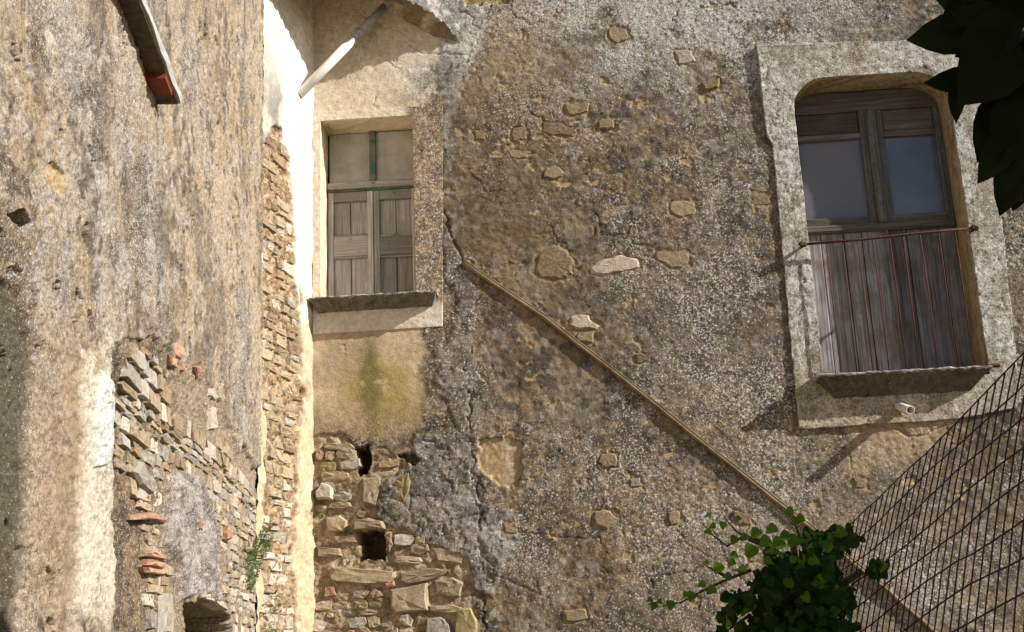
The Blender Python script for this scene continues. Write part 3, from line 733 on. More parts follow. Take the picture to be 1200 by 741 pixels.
vt, ft = tube([(rl[0] + .06, yr, zb + 0.01), (rr[0] - .04, yr, zb + 0.01)], 0.007, 6); obj('bottom_rail', vt, ft, M['rust'], rail)

# ------------------------------------------------------------------ sunlit return (B) and the long side wall (A)
STRIP = [(303, 168), (312, 160), (322, 152), (330, 158), (340, 190), (345, 260), (349, 330), (352, 400), (354, 470), (350, 540), (346, 620), (348, 820), (306, 820), (310, 600), (312, 500), (309, 420), (306, 330)]
def retn(u, v, px, py):
    sh = u.shape; mid = fbm(u, v, 5, 4, 501); fine = fbm(u, v, 18, 4, 503); gr = fbm(u, v, 34, 3, 505)
    qx = px + (fbm(u, v, 5, 3, 507) - 0.5) * 9; qy = py + (fbm(u, v, 5, 3, 509) - 0.5) * 26
    def mix(c, d, t): return c + (np.asarray(d) - c) * t[..., None]
    h = 0.03 * (mid - 0.5) + 0.012 * (fine - 0.5)
    c = np.ones(sh + (3,)) * np.array([0.8, 0.77, 0.7]); dens = np.full(sh, 0.12)
    c = mix(c, [0.6, 0.49, 0.34], ss(0.42, 0.62, fbm(u, v, 4, 4, 511)) * ss(150, 400, py)); c = mix(c, [0.5, 0.42, 0.3], ss(330, 440, py) * .85); c = mix(c, [0.34, 0.25, 0.15], ss(.55, .68, fbm(u, v, 12, 4, 515)) * ss(330, 460, py) * .7)
    c = mix(c, [0.55, 0.44, 0.29], ss(330, 560, py) * ss(0.35, 0.6, fbm(u, v, 7, 4, 513)) * 0.9)
    pan = sdpoly(qx, qy, [(301, 18), (322, 60), (332, 110), (332, 160), (302, 165)], 40); k = ss(2, -3, pan)
    c = mix(c, mix(np.ones(sh + (3,)) * np.array([0.5, 0.45, 0.37]), [0.2, 0.19, 0.18], ss(0.42, 0.62, mid) * ss(60, 130, py)), k * 0.9)
    k = ss(2, -2, sdpoly(px, py, [(301, -80), (360, -80), (362, 20), (340, 40), (322, 60)], 40)); c = mix(c, [0.5, 0.45, 0.38], k * 0.5)
    st = sdpoly(qx, qy, STRIP, 50); k = ss(1.5, -1.5, st)
    h = lerp(h, -0.035 + 0.07 * (fine - 0.5) + 0.03 * (gr - 0.5), k)
    c = mix(c, mix(np.ones(sh + (3,)) * np.array([0.45, 0.34, 0.22]), [0.28, 0.19, 0.11], ss(0.45, 0.6, fine)), k); dens = lerp(dens, 0.3, k)
    d = dline(qx, qy, [(345, 228), (349, 255), (351, 300), (353, 330), (351, 370), (354, 420), (356, 470)]); k = np.exp(-(d / 1.5) ** 2) * ss(0.35, 0.55, fbm(u, v, 3, 3, 517)); h = h - 0.09 * k; c = mix(c, [0.3, 0.2, 0.11], k)
    lowm = ss(500, 600, py); h = h + lowm * (0.06 * (fbm(u, v, 9, 3, 519) - 0.5))
    return h, c, np.clip(dens, 0.03, 0.9)
us = np.linspace(-0.02, BL + 0.05, 150); zs2 = axis(0.0, 1.45, 6.9, 8.6, 0.0085)
U, V_ = np.meshgrid(us, zs2); px, py = proj(BW.pt(U, V_)); h, c, d = retn(U, V_, px, py)
grid('return_face', BW.pt(U, V_, h), np.concatenate([c, d[..., None]], -1), M['wall'], side)

REC = [(126, 412), (150, 396), (185, 396), (212, 420), (238, 440), (262, 478), (285, 530), (318, 560), (352, 600), (362, 680), (360, 800), (125, 800), (130, 640), (127, 520)]
CAV = [(226, 712), (236, 702), (256, 706), (272, 722), (280, 760), (226, 760)]
def rdep(px, py): return (-0.085 + 0.06 * ss(170, 240, px)) * ss(395, 520, py) - .006
def sidef(u, v, px, py):
    sh = u.shape; big = fbm(u, v, 0.9, 4, 601); mid = fbm(u, v, 4.5, 4, 603); fine = fbm(u, v, 14, 4, 605, .6); gr = fbm(u, v, 34, 3, 607)
    qx = px + (fbm(u, v, 5, 3, 609) - 0.5) * 16; qy = py + (fbm(u, v, 5, 3, 611) - 0.5) * 30
    def mix(c, d, t): return c + (np.asarray(d) - c) * t[..., None]
    g = lambda x, y, rx, ry: np.exp(-((px - x) / rx) ** 2 - ((py - y) / ry) ** 2)
    h = 0.05 * (big - 0.5) + 0.012 * (mid - 0.5) + 0.012 * (fine - 0.5) + 0.022 * (gr - 0.5)
    c = np.ones(sh + (3,)) * np.array([0.335, 0.258, 0.165])
    c = mix(c, [0.19, 0.165, 0.135], ss(0.42, 0.58, fbm(u, v, 2.5, 5, 613)) * np.clip(0.35 + g(110, 230, 120, 200), 0, 1))
    c = mix(c, [0.34, 0.315, 0.285], ss(0.5, 0.66, fbm(u, v, 4.5, 5, 615)) * np.clip(0.3 + g(150, 300, 110, 180), 0, 1))
    c = mix(c, [0.4, 0.31, 0.2], ss(170, 300, px) * 0.6)
    c = mix(c, [0.42, 0.33, 0.21], ss(0.55, 0.7, fbm(u, v, 9, 4, 617)) * 0.7 * ss(100, 260, px))
    c = mix(c, [0.1, 0.08, 0.06], ss(0.52, 0.66, fbm(u, v, 13, 4, 619)) * 0.85)
    c = mix(c, [0.45, 0.42, 0.39], ss(0.56, 0.68, fbm(u, v, 17, 4, 620)) * 0.6)
    dens = 0.34 + 1.0 * (fbm(u, v, 2.0, 4, 621) - 0.45)
    stv = fbm(u * 1.3, v * .8, 3, 5, 640); c = mix(c, [0.42, 0.36, 0.28], ss(.56, .68, stv) * .6); c = mix(c, [0.13, 0.1, 0.07], ss(.47, .34, stv) * .6)
    p1, p2, pc = worley(u * 4 + fine, v * 5 + .8 * mid, 641); k = ss(.17, .1, p1 + .3 * (gr - .5)) * (pc < .28); h = h - 0.02 * k; c = mix(c, [0.1, 0.075, 0.05], k * .8)
    # orange tan band and white limewash strip low on the left
    k = ss(0, 1, g(65, 600, 50, 220) * 1.3); c = mix(c, [0.33, 0.25, 0.165], k * 0.6); dens = dens - 0.1 * k
    k = ss(5, -5, sdpoly(qx, qy, [(92, 420), (128, 400), (129, 760), (84, 760), (88, 560)], 50)); c = mix(c, [0.62, 0.57, 0.47], k * 0.8 * ss(0.25, 0.5, mid)); h = h + 0.02 * k
    k = ss(1.5, -1.5, sdpoly(px + (fine - .5) * 5, py, [(106, 445), (112, 436), (125, 452), (124, 520), (116, 545), (100, 548), (101, 500)], 50)); c = mix(c, [0.56, 0.57, 0.56], k); dens = lerp(dens, 0.08, k); h = h + 0.015 * k
    k = ss(1.5, -1.5, sdpoly(px, py, [(48, 200), (60, 190), (76, 205), (72, 230), (54, 216)], 30)); c = mix(c, [0.42, 0.31, 0.18], k); dens = lerp(dens, 0.08, k); h = h - 0.015 * k
    k = ss(3, -3, sdpoly(px, py, [(52, 32), (60, 26), (70, 64), (60, 62)], 30)); c = mix(c, [0.46, 0.42, 0.34], k); dens = lerp(dens, 0.08, k)
    # shallow hollow at the very left, its shade put into the dark colour
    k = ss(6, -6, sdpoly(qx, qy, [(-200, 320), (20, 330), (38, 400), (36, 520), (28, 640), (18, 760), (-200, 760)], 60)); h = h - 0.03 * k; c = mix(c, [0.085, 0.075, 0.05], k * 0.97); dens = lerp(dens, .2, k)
    k = ss(2, -2, sdpoly(px + (fine - .5) * 8, py, [(8, 252), (22, 246), (34, 262), (30, 272), (18, 264)], 30)); h = h - 0.12 * k; c = mix(c, [0.12, 0.08, 0.05], k)
    # exposed rubble core
    rec = sdpoly(px + (fine - 0.5) * 6, qy, REC, 70); k = ss(2, -2, rec)
    h = lerp(h, rdep(px, py) + 0.04 * (fbm(u, v, 9, 4, 623) - 0.5) + 0.03 * (gr - 0.5), k)
    mc = mix(np.ones(sh + (3,)) * np.array([0.2, 0.14, 0.075]), [0.09, 0.065, 0.04], ss(0.4, 0.62, fbm(u, v, 12, 4, 625)))
    mc = mix(mc, [0.27, 0.21, 0.14], ss(175, 230, px)); mc = mix(mc, [0.42, 0.34, 0.24], ss(285, 340, px))
    c = mix(c, mc, k); dens = lerp(dens, 0.4, k)
    k = ss(4, -4, sdpoly(qx, qy, [(212, 560), (240, 556), (262, 620), (262, 700), (222, 700), (205, 640)], 50)); c = mix(c, mix(np.ones(sh + (3,)) * np.array([0.36, 0.34, 0.34]), [0.17, 0.155, 0.15], ss(.45, .6, fbm(u * .5, v, 14, 4, 630))), k * .9); h = lerp(h, 0.0 + 0.05 * (fine - .5) + .03 * (gr - .5), k); dens = lerp(dens, 0.5, k)
    k = ss(2, -2, sdpoly(px + (fine - .5) * 8, py + (mid - .5) * 10, CAV, 50)); h = lerp(h, -0.5, k); c = mix(c, [0.12, 0.1, 0.07], k)
    return h, c, np.clip(dens + .08, 0.2, 0.95)
# columns spaced by how fast the wall recedes, rows fan out with distance
ul = []; u = AL; s = 0.022
pts_u = []
u = AL
while u > -4.0:
    pts_u.append(u); tt = u
    depth = 9.4 - (AL - u)
    u -= float(np.clip(0.0042 * depth * 0.6, 0.009, 0.02)) if depth > 3.3 else 0.06
ua = np.array(pts_u[::-1]); dep = 10.4 + (AW.pt(ua, 0 * ua)[:, 1])
wrow = axis(-0.02, -0.005, 0.56, 1.1, 0.00085, 1.3)
U, Wm = np.meshgrid(ua, wrow); DD = np.broadcast_to(np.maximum(dep, 0.6), U.shape)
V_ = np.minimum(1.6 + DD * Wm, 8.59)
P0 = AW.pt(U, V_); px, py = proj(P0); h, c, d = sidef(U, V_, px, py)
P = AW.pt(U, V_, h)
# extend down to the ground and up to the roof with two plain rows
lo = P[:1].copy(); lo[..., 2] = 0; hi = P[-1:].copy(); hi[..., 2] = 8.6; hi2 = np.maximum(hi[..., 2], P[-1:, :, 2] + 0.2); hi[..., 2] = hi2
P = np.concatenate([lo, P, hi]); cc = np.concatenate([c, d[..., None]], -1); cc = np.concatenate([cc[:1], cc, cc[-1:]])
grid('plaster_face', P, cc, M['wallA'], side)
# thickness behind both faces
b0_ = AW.pt(np.array(-4.0), np.array(0.0), -0.55); b1_ = AW.pt(np.array(AL - 0.1), np.array(0.0), -0.55); b2_ = np.array([C0[0] - 0.6, 0.9, 0])
cw = [b0_, b1_, b2_, b2_ + [-0.6, 0, 0], b1_ + [-0.6, 0, 0], b0_ + [-0.6, 0, 0]]
V = [tuple(p) for p in cw] + [(p[0], p[1], 9.0) for p in cw]
obj('wall_core', V, [(5, 4, 3, 2, 1, 0), (6, 7, 8, 9, 10, 11)] + [(i, (i + 1) % 6, 6 + (i + 1) % 6, 6 + i) for i in range(6)], M['mud'], side)

# ------------------------------------------------------------------ stones of the facade
HAND2 = [  # big stones of the rubble zone
 ([(456, 690), (502, 682), (504, 716), (462, 720), (457, 712)], 'tan', 0.03),
 ([(386, 664), (420, 666), (466, 670), (466, 684), (430, 686), (390, 682), (384, 674)], 'tan', 0.02),
 ([(468, 672), (500, 666), (526, 668), (514, 678), (476, 686), (467, 682)], 'tan', 0.02),
 ([(414, 611), (432, 607), (450, 611), (452, 620), (414, 622)], 'tan', 0.06),
 ([(381, 606), (398, 604), (407, 610), (404, 624), (384, 624)], 'tan', 0.02),
 ([(390, 628), (418, 626), (420, 636), (396, 637)], 'tan', 0.02),
 ([(370, 640), (400, 642), (402, 652), (372, 653)], 'tan', 0.02),
 ([(371, 578), (378, 566), (390, 572), (391, 586), (372, 586)], 'pale', 0.09),
 ([(462, 560), (480, 552), (482, 570), (474, 590), (462, 586)], 'olive', 0.02),
 ([(424, 560), (446, 556), (446, 576), (440, 594), (424, 590)], 'tan', 0.01),
 ([(500, 724), (516, 722), (528, 732), (530, 748), (498, 748)], 'grey', 0.035),
 ([(534, 714), (552, 712), (560, 728), (558, 748), (532, 748)], 'olive', 0.05),
 ([(508, 680), (530, 676), (544, 684), (540, 700), (510, 700)], 'tan', 0.015),
 ([(508, 628), (530, 634), (544, 650), (542, 662), (512, 658), (504, 642)], 'tan', 0.0),
 ([(452, 628), (458, 622), (462, 640), (456, 648)], 'brown', 0.02),
 ([(486, 690), (498, 688)], 'brick', 0),
 ([(450, 684), (462, 680), (464, 687), (452, 690)], 'brick', 0.02),
 ([(380, 688), (392, 686), (394, 698), (380, 700)], 'brick', 0.01),
]
def dens_poly(p, jit=1.0):        # add midpoints with a little wander so outlines are not clean
    out = []
    for i in range(len(p)):
        a = p[i]; b = p[(i + 1) % len(p)]; out.append(a)
        if math.hypot(b[0] - a[0], b[1] - a[1]) > 6: out.append(((a[0] + b[0]) / 2 + rnd.uniform(-jit, jit), (a[1] + b[1]) / 2 + rnd.uniform(-jit, jit)))
    return out
for p, mt, pr in HAND:
    if len(p) < 6: p = [(a + rnd.uniform(-3, 3), b + rnd.uniform(-2, 2)) for a, b in p]
    stone(MAIN, pxpoly(MAIN, dens_poly(dens_poly(p, 2.2), 1.0)), -0.05, min(pr, .008) - 0.0, 'worn' if mt == 'tan' else mt, house, tilt=0.004, jz=0.25)
used = []
for p, mt, pr in HAND2:
    if len(p) < 3: continue
    stone(MAIN, pxpoly(MAIN, dens_poly(p)), -0.12, pr, mt, house); used.append(p)
def near(x, y, polys, m=5):
    for p in polys:
        xs_ = [q[0] for q in p]; ys_ = [q[1] for q in p]
        if min(xs_) - m < x < max(xs_) + m and min(ys_) - m < y < max(ys_) + m: return True
    return False
yy = 520
while yy < 760:
    rh = rnd.uniform(8, 15); xx = 366 + rnd.uniform(-4, 4)
    while xx < 566:
        wd = rnd.uniform(9, 26) if rnd.random() < .75 else rnd.uniform(24, 38); cx = xx + wd / 2; cy = yy - 0.06 * (cx - 366) + rh / 2 + rnd.uniform(-1.5, 1.5)
        if inpoly(cx, cy, RUB) and not near(cx, cy, used + HOLES, 4) and not (cx < 375 and rnd.random() < .5):
            pp = rpoly(cx, cy, wd * 1.08, rh * 1.12, rnd.choice([6, 7, 8]), rough=0.12, sq=0.5)
            stone(MAIN, pxpoly(MAIN, pp), -0.12, rnd.uniform(-0.02, 0.016), rnd.choice(['tan'] * 6 + ['olive', 'brown', 'pale', 'grey', 'brick' if rnd.random() < .35 else 'tan']), house, tilt=0.014)
        xx += wd
    yy += rh

# ------------------------------------------------------------------ stones of the return and the side wall
cv = 0
zz = 1.5
while zz < 5.9:
    rh = rnd.uniform(0.045, 0.12); u = 0.0
    while u < BL:
        wd = rnd.uniform(0.1, 0.3); q = BW.pt(np.array(u + wd / 2), np.array(zz + rh / 2)); a, b = proj(q)
        if inpoly(a, b, STRIP) and rnd.random() < .85:
            stone(BW, rquad(u + wd / 2, zz + rh / 2, wd, rh), -0.14, rnd.uniform(-0.034, -0.012), rnd.choice((['pale', 'tan', 'pale', 'pale'] if b > 540 else ['tan', 'tan', 'brown', 'brown']) + ['tan', 'pale', 'grey' if rnd.random() < .3 else 'tan']), side, tilt=0.01)
        u += wd
    zz += rh
SREG = [(148, 402), (166, 410), (190, 432), (206, 470), (225, 500), (262, 520), (290, 560), (322, 590), (350, 620), (356, 800), (265, 800), (262, 640), (240, 590), (215, 585), (205, 640), (205, 800), (184, 800), (182, 600), (160, 560), (148, 500), (142, 440)]
zz = 1.55
while zz < 4.6:
    rh = rnd.choice([rnd.uniform(.03, .06), rnd.uniform(.05, .08), rnd.uniform(.06, .11)]); u = 3.6
    while u < AL:
        wd = rnd.choice([rnd.uniform(.08, .18), rnd.uniform(.12, .25), rnd.uniform(.2, .4)]); uc_, vc_ = u + wd / 2, zz + rh / 2 + rnd.uniform(-.01, .01)
        a, b = proj(AW.pt(np.array(uc_), np.array(vc_), -0.02))
        if inpoly(a, b, SREG) and not inpoly(a, b, CAV):
            mt = rnd.choice(['grey', 'pale', 'grey', 'pale', 'tan', 'tan', 'brown', 'brick' if rnd.random() < .12 else 'tan', 'tan', 'tan']) if a < 270 else rnd.choice(['pale', 'pale', 'tan', 'tan', 'grey'])
            stone(AW, rquad(uc_, vc_, wd * 1.0, rh * 1.06), -0.2, float(rdep(a, b)) + (0.02 if b < 540 else 0.013) + rnd.uniform(-0.008, 0.007), mt, side, tilt=0.006, jz=.5)
        u += wd
    zz += rh
def astone(p, mt, h1, name='stone', h0=-0.15):
    stone(AW, pxpoly(AW, dens_poly(p, .5), h1), h0, h1, mt, side, name=name, tilt=0.006)
for p in ([(203, 402), (212, 400), (218, 410), (214, 422), (206, 416)], [(201, 416), (208, 420), (209, 432), (203, 428)], [(229, 430), (236, 428), (240, 438), (234, 444)], [(213, 424), (218, 426), (217, 436), (213, 434)], [(101, 588), (108, 586), (106, 604), (101, 606)], [(268, 618), (274, 620), (274, 632), (268, 632)], [(233, 604), (238, 606), (239, 622), (234, 620)]):
    astone(p, 'brick', 0.01, 'brick', -0.03)
for p in ([(160, 604), (182, 600), (204, 612), (203, 617), (182, 609), (160, 609)], [(176, 644), (196, 650), (198, 656), (178, 652)], [(178, 655), (196, 661), (196, 667), (178, 662)], [(174, 664), (194, 669), (194, 674), (176, 671)]):
    astone(p, 'brick', -0.04, 'brick', -0.12)
for p, mt in (([(246, 455), (256, 452), (260, 464), (252, 470), (246, 464)], 'grey'), ([(246, 478), (254, 476), (256, 502), (247, 505)], 'pale'), ([(160, 552), (168, 540), (178, 556), (188, 574), (180, 580), (168, 568)], 'grey'),
             ([(188, 700), (200, 690), (204, 700), (204, 745), (188, 745)], 'grey'), ([(234, 700), (248, 694), (262, 704), (268, 716), (258, 710), (246, 703)], 'pale'), ([(170, 480), (178, 486)], 'grey')):
    if len(p) > 2: astone(p, mt, -0.045 if p[0][0] < 210 else -.005, h0=-.1)

# ------------------------------------------------------------------ corner arch over the niche
Q0 = np.array([X(541, 60)[0], 0.0]); Q1 = np.array([C1[0] + 0.02, C1[1] - 0.22])
zs0 = X(538, 60)[1]; kh = 0.42; ns = 64
def farch(e):
    s = abs(2 * e - 1); p = lerp(Q0, Q1, e); return np.array([p[0], p[1], zs0 - 0.02 + kh * math.sqrt(max(0, 1 - s ** 2.2)) + 0.012 * math.sin(e * 90) + 0.01 * math.sin(e * 211 + 1) + 0.006 * math.sin(e * 530)])
kb = [(0, (538, 60)), (0.05, (512, 50)), (0.13, (472, 26)), (0.2, (442, 2)), (0.5, (369, -50))]
def barch(e):
    if e <= 0.5:
        a = np.interp(e, [q[0] for q in kb], [q[1][0] for q in kb]); b = np.interp(e, [q[0] for q in kb], [q[1][1] for q in kb])
        x, z = X(a, b); return np.array([x, 0.03, z])
    t = (e - 0.5) / 0.5; x, z = X(369, -50); p = lerp(np.array([C0[0], 0.0]), Q1, t)
    return np.array([p[0] - 0.04, p[1], lerp(z, zs0, t)])
E = np.linspace(0, 1, 180); T_ = np.linspace(0, 1, 40)
Pm = np.zeros((len(T_), len(E), 3))
for i, t in enumerate(T_):
    for j, e in enumerate(E): Pm[i, j] = lerp(farch(e), barch(e), t)
nz = fbm(Pm[..., 0] + Pm[..., 1], Pm[..., 2] + Pm[..., 1] * .7, 7, 4, 701) - 0.5
Pm[..., 2] += 0.05 * nz * (T_[:, None] > 0)
cA = np.ones(Pm.shape[:2] + (4,)); cA[..., :3] = lerp(np.array([0.45, 0.36, 0.24]), np.array([0.22, 0.17, 0.11]), ss(0.45, 0.55, nz + 0.5)[..., None]); cA[..., 3] = 0.2
grid('arch_soffit', Pm, cA, M['wall'], house)
ZT = 8.6; R_ = np.linspace(0, 1, 200) ** 1.5
Pf = np.zeros((len(R_), len(E), 3))
nd = np.array([Q1[1] - Q0[1], -(Q1[0] - Q0[0])]); nd /= np.linalg.norm(nd)
if nd[1] > 0: nd = -nd
for j, e in enumerate(E):
    a = farch(e); Pf[:, j, 0] = a[0]; Pf[:, j, 1] = a[1]; Pf[:, j, 2] = lerp(a[2], ZT, R_)
nz = fbm(Pf[..., 0] * 1.4, Pf[..., 2], 16, 4, 705) - 0.5
dsp = 0.02 * nz; dsp[0] = 0
Pf[..., 0] += nd[0] * dsp; Pf[..., 1] += nd[1] * dsp
cF = np.ones(Pf.shape[:2] + (4,)); cF[..., :3] = lerp(np.array([0.42, 0.41, 0.4]), np.array([0.17, 0.165, 0.16]), ss(0.4, 0.6, fbm(Pf[..., 0], Pf[..., 2], 9, 4, 709))[..., None]); cF[..., 3] = 0.4
grid('arch_front', Pf, cF, M['wall'], house)

# ------------------------------------------------------------------ white pipe in the niche, drain stub, pole, shelf
a = np.array([X(441, 18, -0.12)[0], -0.12, X(441, 18, -0.12)[1]])
u_, v_ = BW.uv(356.0, 106.0, 0.03); b = BW.pt(u_, v_, 0.03)
pipe = empty('white_pipe', tuple(b), 'slanting white plastic pipe crossing the plastered niche above the small window', 'pipe')
dirp = b - a
vt, ft = tube([a - 0.12 * dirp, lerp(a, b, 0.38)], 0.037, 14); obj('upper_tube', vt, ft, M['pvc_grey'], pipe, True)
vt, ft = tube([lerp(a, b, 0.33), lerp(a, b, 1.06)], 0.042, 14); obj('lower_tube', vt, ft, M['pvc'], pipe, True)
vt, ft = tube([lerp(a, b, 0.22), lerp(a, b, 0.26)], 0.044, 14); obj('collar', vt, ft, M['pvc_grey'], pipe, True)

wx_, wz_ = X(1052, 474); a = np.array([wx_, 0.05, wz_]); tx = hit(np.array(1067.0), np.array(481.0), (0, -0.23, 0), (0, 1, 0))
drain = empty('drain_pipe', tuple(a), 'short stub of white drain pipe poking out under the tall window sill', 'pipe')
n = 14
vt, ft = tube([a, lerp(a, tx, 0.5), tx], 0.036, n, cap=False); vi, fi = tube([a, lerp(a, tx, .5), tx], 0.030, n, cap=False)
V = list(vt) + list(vi); Fc = list(ft) + [tuple(i + 3 * n for i in q[::-1]) for q in fi] + [(2 * n + k, 2 * n + (k + 1) % n, 5 * n + (k + 1) % n, 5 * n + k) for k in range(n)]
obj('tube', V, Fc, M['pvc'], drain, True)
for dx, dz in ((-.05, -.09), (.06, -.1), (.02, .07)):
    stone(MAIN, rpoly(wx_ + dx, wz_ + dz, 0.12, 0.07, 7), -0.05, 0.02, 'tan', house)

pp = []
for q, yq in (((543, 308), -0.022), ((640, 374), -0.022), ((740, 452), -0.022), ((840, 532), -0.022), ((945, 615), -0.022), ((1040, 692), -0.022), ((1110, 750), -0.12), ((1200, 830), -0.14)):
    x, z = X(q[0], q[1], yq); pp.append(np.array([x, yq, z]))
fine_ = []
for i in range(len(pp) - 1):
    for t in (0, .33, .66): fine_.append(lerp(pp[i], pp[i + 1], t) + np.array([rnd.uniform(-.004, .004), 0, rnd.uniform(-.004, .004)]))
fine_.append(pp[-1])
_fu = np.array([p[0] for p in fine_]); _fv = np.array([p[2] for p in fine_]); _a, _b = proj(MAIN.pt(_fu, _fv)); _hh = facade(_fu, _fv, _a, _b)[0]; _hh = np.convolve(np.pad(_hh, 2, 'edge'), np.ones(5) / 5, 'valid')
for _p, _q in zip(fine_, _hh): _p[1] = -_q - 0.016
vt, ft = tube(fine_, [0.018 + 0.002 * (i % 3 == 0) for i in range(len(fine_))], 10)
pole = obj('cane_pole', vt, ft, M['cane'], None, True); tag(pole, 'long thin tan pole leaning diagonally across the facade from the left window', 'pole')
vt, ft = tube([p + np.array([0.010, -0.010, 0.02]) for p in fine_[:16]], 0.006, 6); o = obj('cable', vt, ft, M['cane'], pole, True)

# shelf high on the side wall
s0u, s0v = AW.uv(146.0, 6.0); s1u, s1v = AW.uv(181.0, 96.0)
def aw(px_, py_, h): 
    u, v = AW.uv(float(px_), float(py_), h); return u, v
shelf = empty('wall_shelf', tuple(AW.pt(s1u, s1v)), 'light grey cement slab projecting from the side wall on a red brown bracket', 'shelf')
HS = 0.11
n1u, n1v = aw(167, 0, HS); f1u, f1v = aw(212, 121, HS); g1u, g1v = aw(215, 100, HS)
slope = (f1v - n1v) / (f1u - n1u)
sv = lambda u: f1v + slope * (u - f1u)
V = []; nn = 20; ustart = n1u - 1.0
for i in range(nn + 1):
    u = lerp(ustart, f1u, i / nn); z = sv(u); j = lambda: rnd.uniform(-.004, .004)
    for h, dz in ((-0.06, 0.0), (HS, 0.0), (HS + 0.003, 0.042), (HS - 0.01, 0.05), (-0.06, 0.054)):
        V.append(AW.pt(np.array(u + j()), np.array(z + dz + j()), h + j()))
Fc = []
for i in range(nn):
    for k in range(5):
        k2 = (k + 1) % 5; Fc.append((i * 5 + k, (i + 1) * 5 + k, (i + 1) * 5 + k2, i * 5 + k2))
Fc += [(0, 1, 2, 3, 4), tuple(nn * 5 + k for k in (4, 3, 2, 1, 0))]
obj('slab', V, Fc, M['slab'], shelf)
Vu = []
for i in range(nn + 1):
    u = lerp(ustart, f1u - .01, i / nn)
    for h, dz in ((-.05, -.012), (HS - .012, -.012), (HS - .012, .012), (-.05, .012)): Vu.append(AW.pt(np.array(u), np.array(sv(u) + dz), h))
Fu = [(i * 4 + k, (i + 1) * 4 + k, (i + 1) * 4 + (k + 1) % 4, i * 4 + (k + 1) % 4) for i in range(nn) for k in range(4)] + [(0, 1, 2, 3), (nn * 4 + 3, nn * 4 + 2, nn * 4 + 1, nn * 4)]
obj('underside_shade', Vu, Fu, M['bark'], shelf)  # bark-coloured sheet added under the slab to paint its underside shade
# bracket: a flat strap under the far end
V = []
ub0, ub1 = f1u - 0.30, f1u - 0.14
for u, dz in ((ub0 , -0.005), (ub1, -0.005)):
    for h in (-0.05, HS - 0.015):
        for q in (0, -0.036): V.append(AW.pt(np.array(u), np.array(sv(u) + dz + q), h))
obj('bracket', V, [(0, 1, 3, 2), (4, 6, 7, 5), (0, 4, 5, 1), (2, 3, 7, 6), (0, 2, 6, 4), (1, 5, 7, 3)], M['red_iron'], shelf)

# ------------------------------------------------------------------ wire mesh fence on the right
fence = empty('wire_fence', (1.0, -6.5, 0), 'dark welded wire mesh fence rising from the lower right corner past the bush', 'fence')
T0 = 2.9; PT = ray(np.array(1200.0), np.array(425.0)); PT = CAM + PT * (T0 / PT[1])      # top edge where it leaves the picture
FV = ray(np.array(526.0), np.array(1032.0)); FV = FV / FV[1]                               # the mesh runs down and away from the camera
def fpt(t, q):      # t = distance ahead of the camera, q = distance below the top edge
    p = PT + (t - T0) * FV; q2 = min(q, 1.5)
    p = p + np.array([-0.36 * q2 + 0.10 * q2 * q2 + 0.012 * math.sin(t * 2.1 + q), 0, -q + 0.012 * math.sin(t * 2.6)])
    return p
t = T0 - 1.8
while t < 4.75:
    pts = []
    for q in (-.003, .04, .12, .2, .3, .42, .55, .7, 1.0, 1.5, 2.6):
        p = fpt(t + rnd.uniform(-.003, .003), q)
        if p[2] < 0: break
        pts.append(p)
    vt, ft = tube(pts, 0.0021, 5); obj('wire', vt, ft, M['wire'], fence, True); t += 0.056
for k in range(14):
    pts = []
    for t in np.arange(T0 - 1.8, 4.76, 0.112):
        pts.append(fpt(t, k * 0.082 + 0.006 * math.sin(t * 6 + k * 1.9) + rnd.uniform(-.003, .003)) + np.array([-0.003, 0, 0]))
    vt, ft = tube(pts, 0.0021, 5); obj('wire', vt, ft, M['wire'], fence, True)
vt, ft = tube([fpt(T0 - 1.85, q) * np.array([1, 1, 1]) for q in (-.05, .6, 1.5)] + [np.append(fpt(T0 - 1.85, 1.5)[:2], 0)], 0.014, 8); obj('post', vt, ft, M['rust'], fence, True)

# ------------------------------------------------------------------ foliage
def leafmesh(name, L, Wd, kind, mat):
    me = bpy.data.meshes.new(name); V = []; Fc = []
    if kind == 'long':
        st = [(0, .03), (.12, .35), (.3, .8), (.5, 1), (.68, .88), (.83, .58), (.94, .22), (1, 0.01)]
    else: st = [(0, .05), (.08, .6), (.25, 1), (.5, .98), (.75, .72), (.92, .35), (1, .05)]
    for i, (a, b) in enumerate(st):
        curl = -0.22 * L * a * a; wv = (0.02 * L * (-1) ** i)
        V += [(a * L, -b * Wd / 2, curl + 0.22 * b * Wd + wv * .3), (a * L, 0, curl), (a * L, b * Wd / 2, curl + 0.22 * b * Wd - wv * .3)]
    for i in range(len(st) - 1):
        for k in (0, 1): Fc.append((i * 3 + k, (i + 1) * 3 + k, (i + 1) * 3 + k + 1, i * 3 + k + 1))
    me.from_pydata(V, [], Fc); me.materials.append(mat); me.polygons.foreach_set('use_smooth', [True] * len(Fc)); me.update(); return me
def leafrot(d, up):
    d = Vector(d).normalized(); up = Vector(up); yv = up.cross(d)
    if yv.length < 1e-3: yv = Vector((0, 1, 0)).cross(d)
    yv.normalize(); zv = d.cross(yv); return Matrix((d, yv, zv)).transposed()
def leafpart(me, p, d, up, s, parent, name='leaf', wf=1.0):
    o = bpy.data.objects.new(name, me); C.objects.link(o)
    o.matrix_basis = Matrix.Translation(Vector(p)) @ leafrot(d, up).to_4x4() @ Matrix.Scale(s, 4) @ Matrix.Diagonal((1, wf, 1, 1))
    o.parent = parent; o.matrix_parent_inverse = Matrix.Translation(parent_world(parent)).inverted(); return o
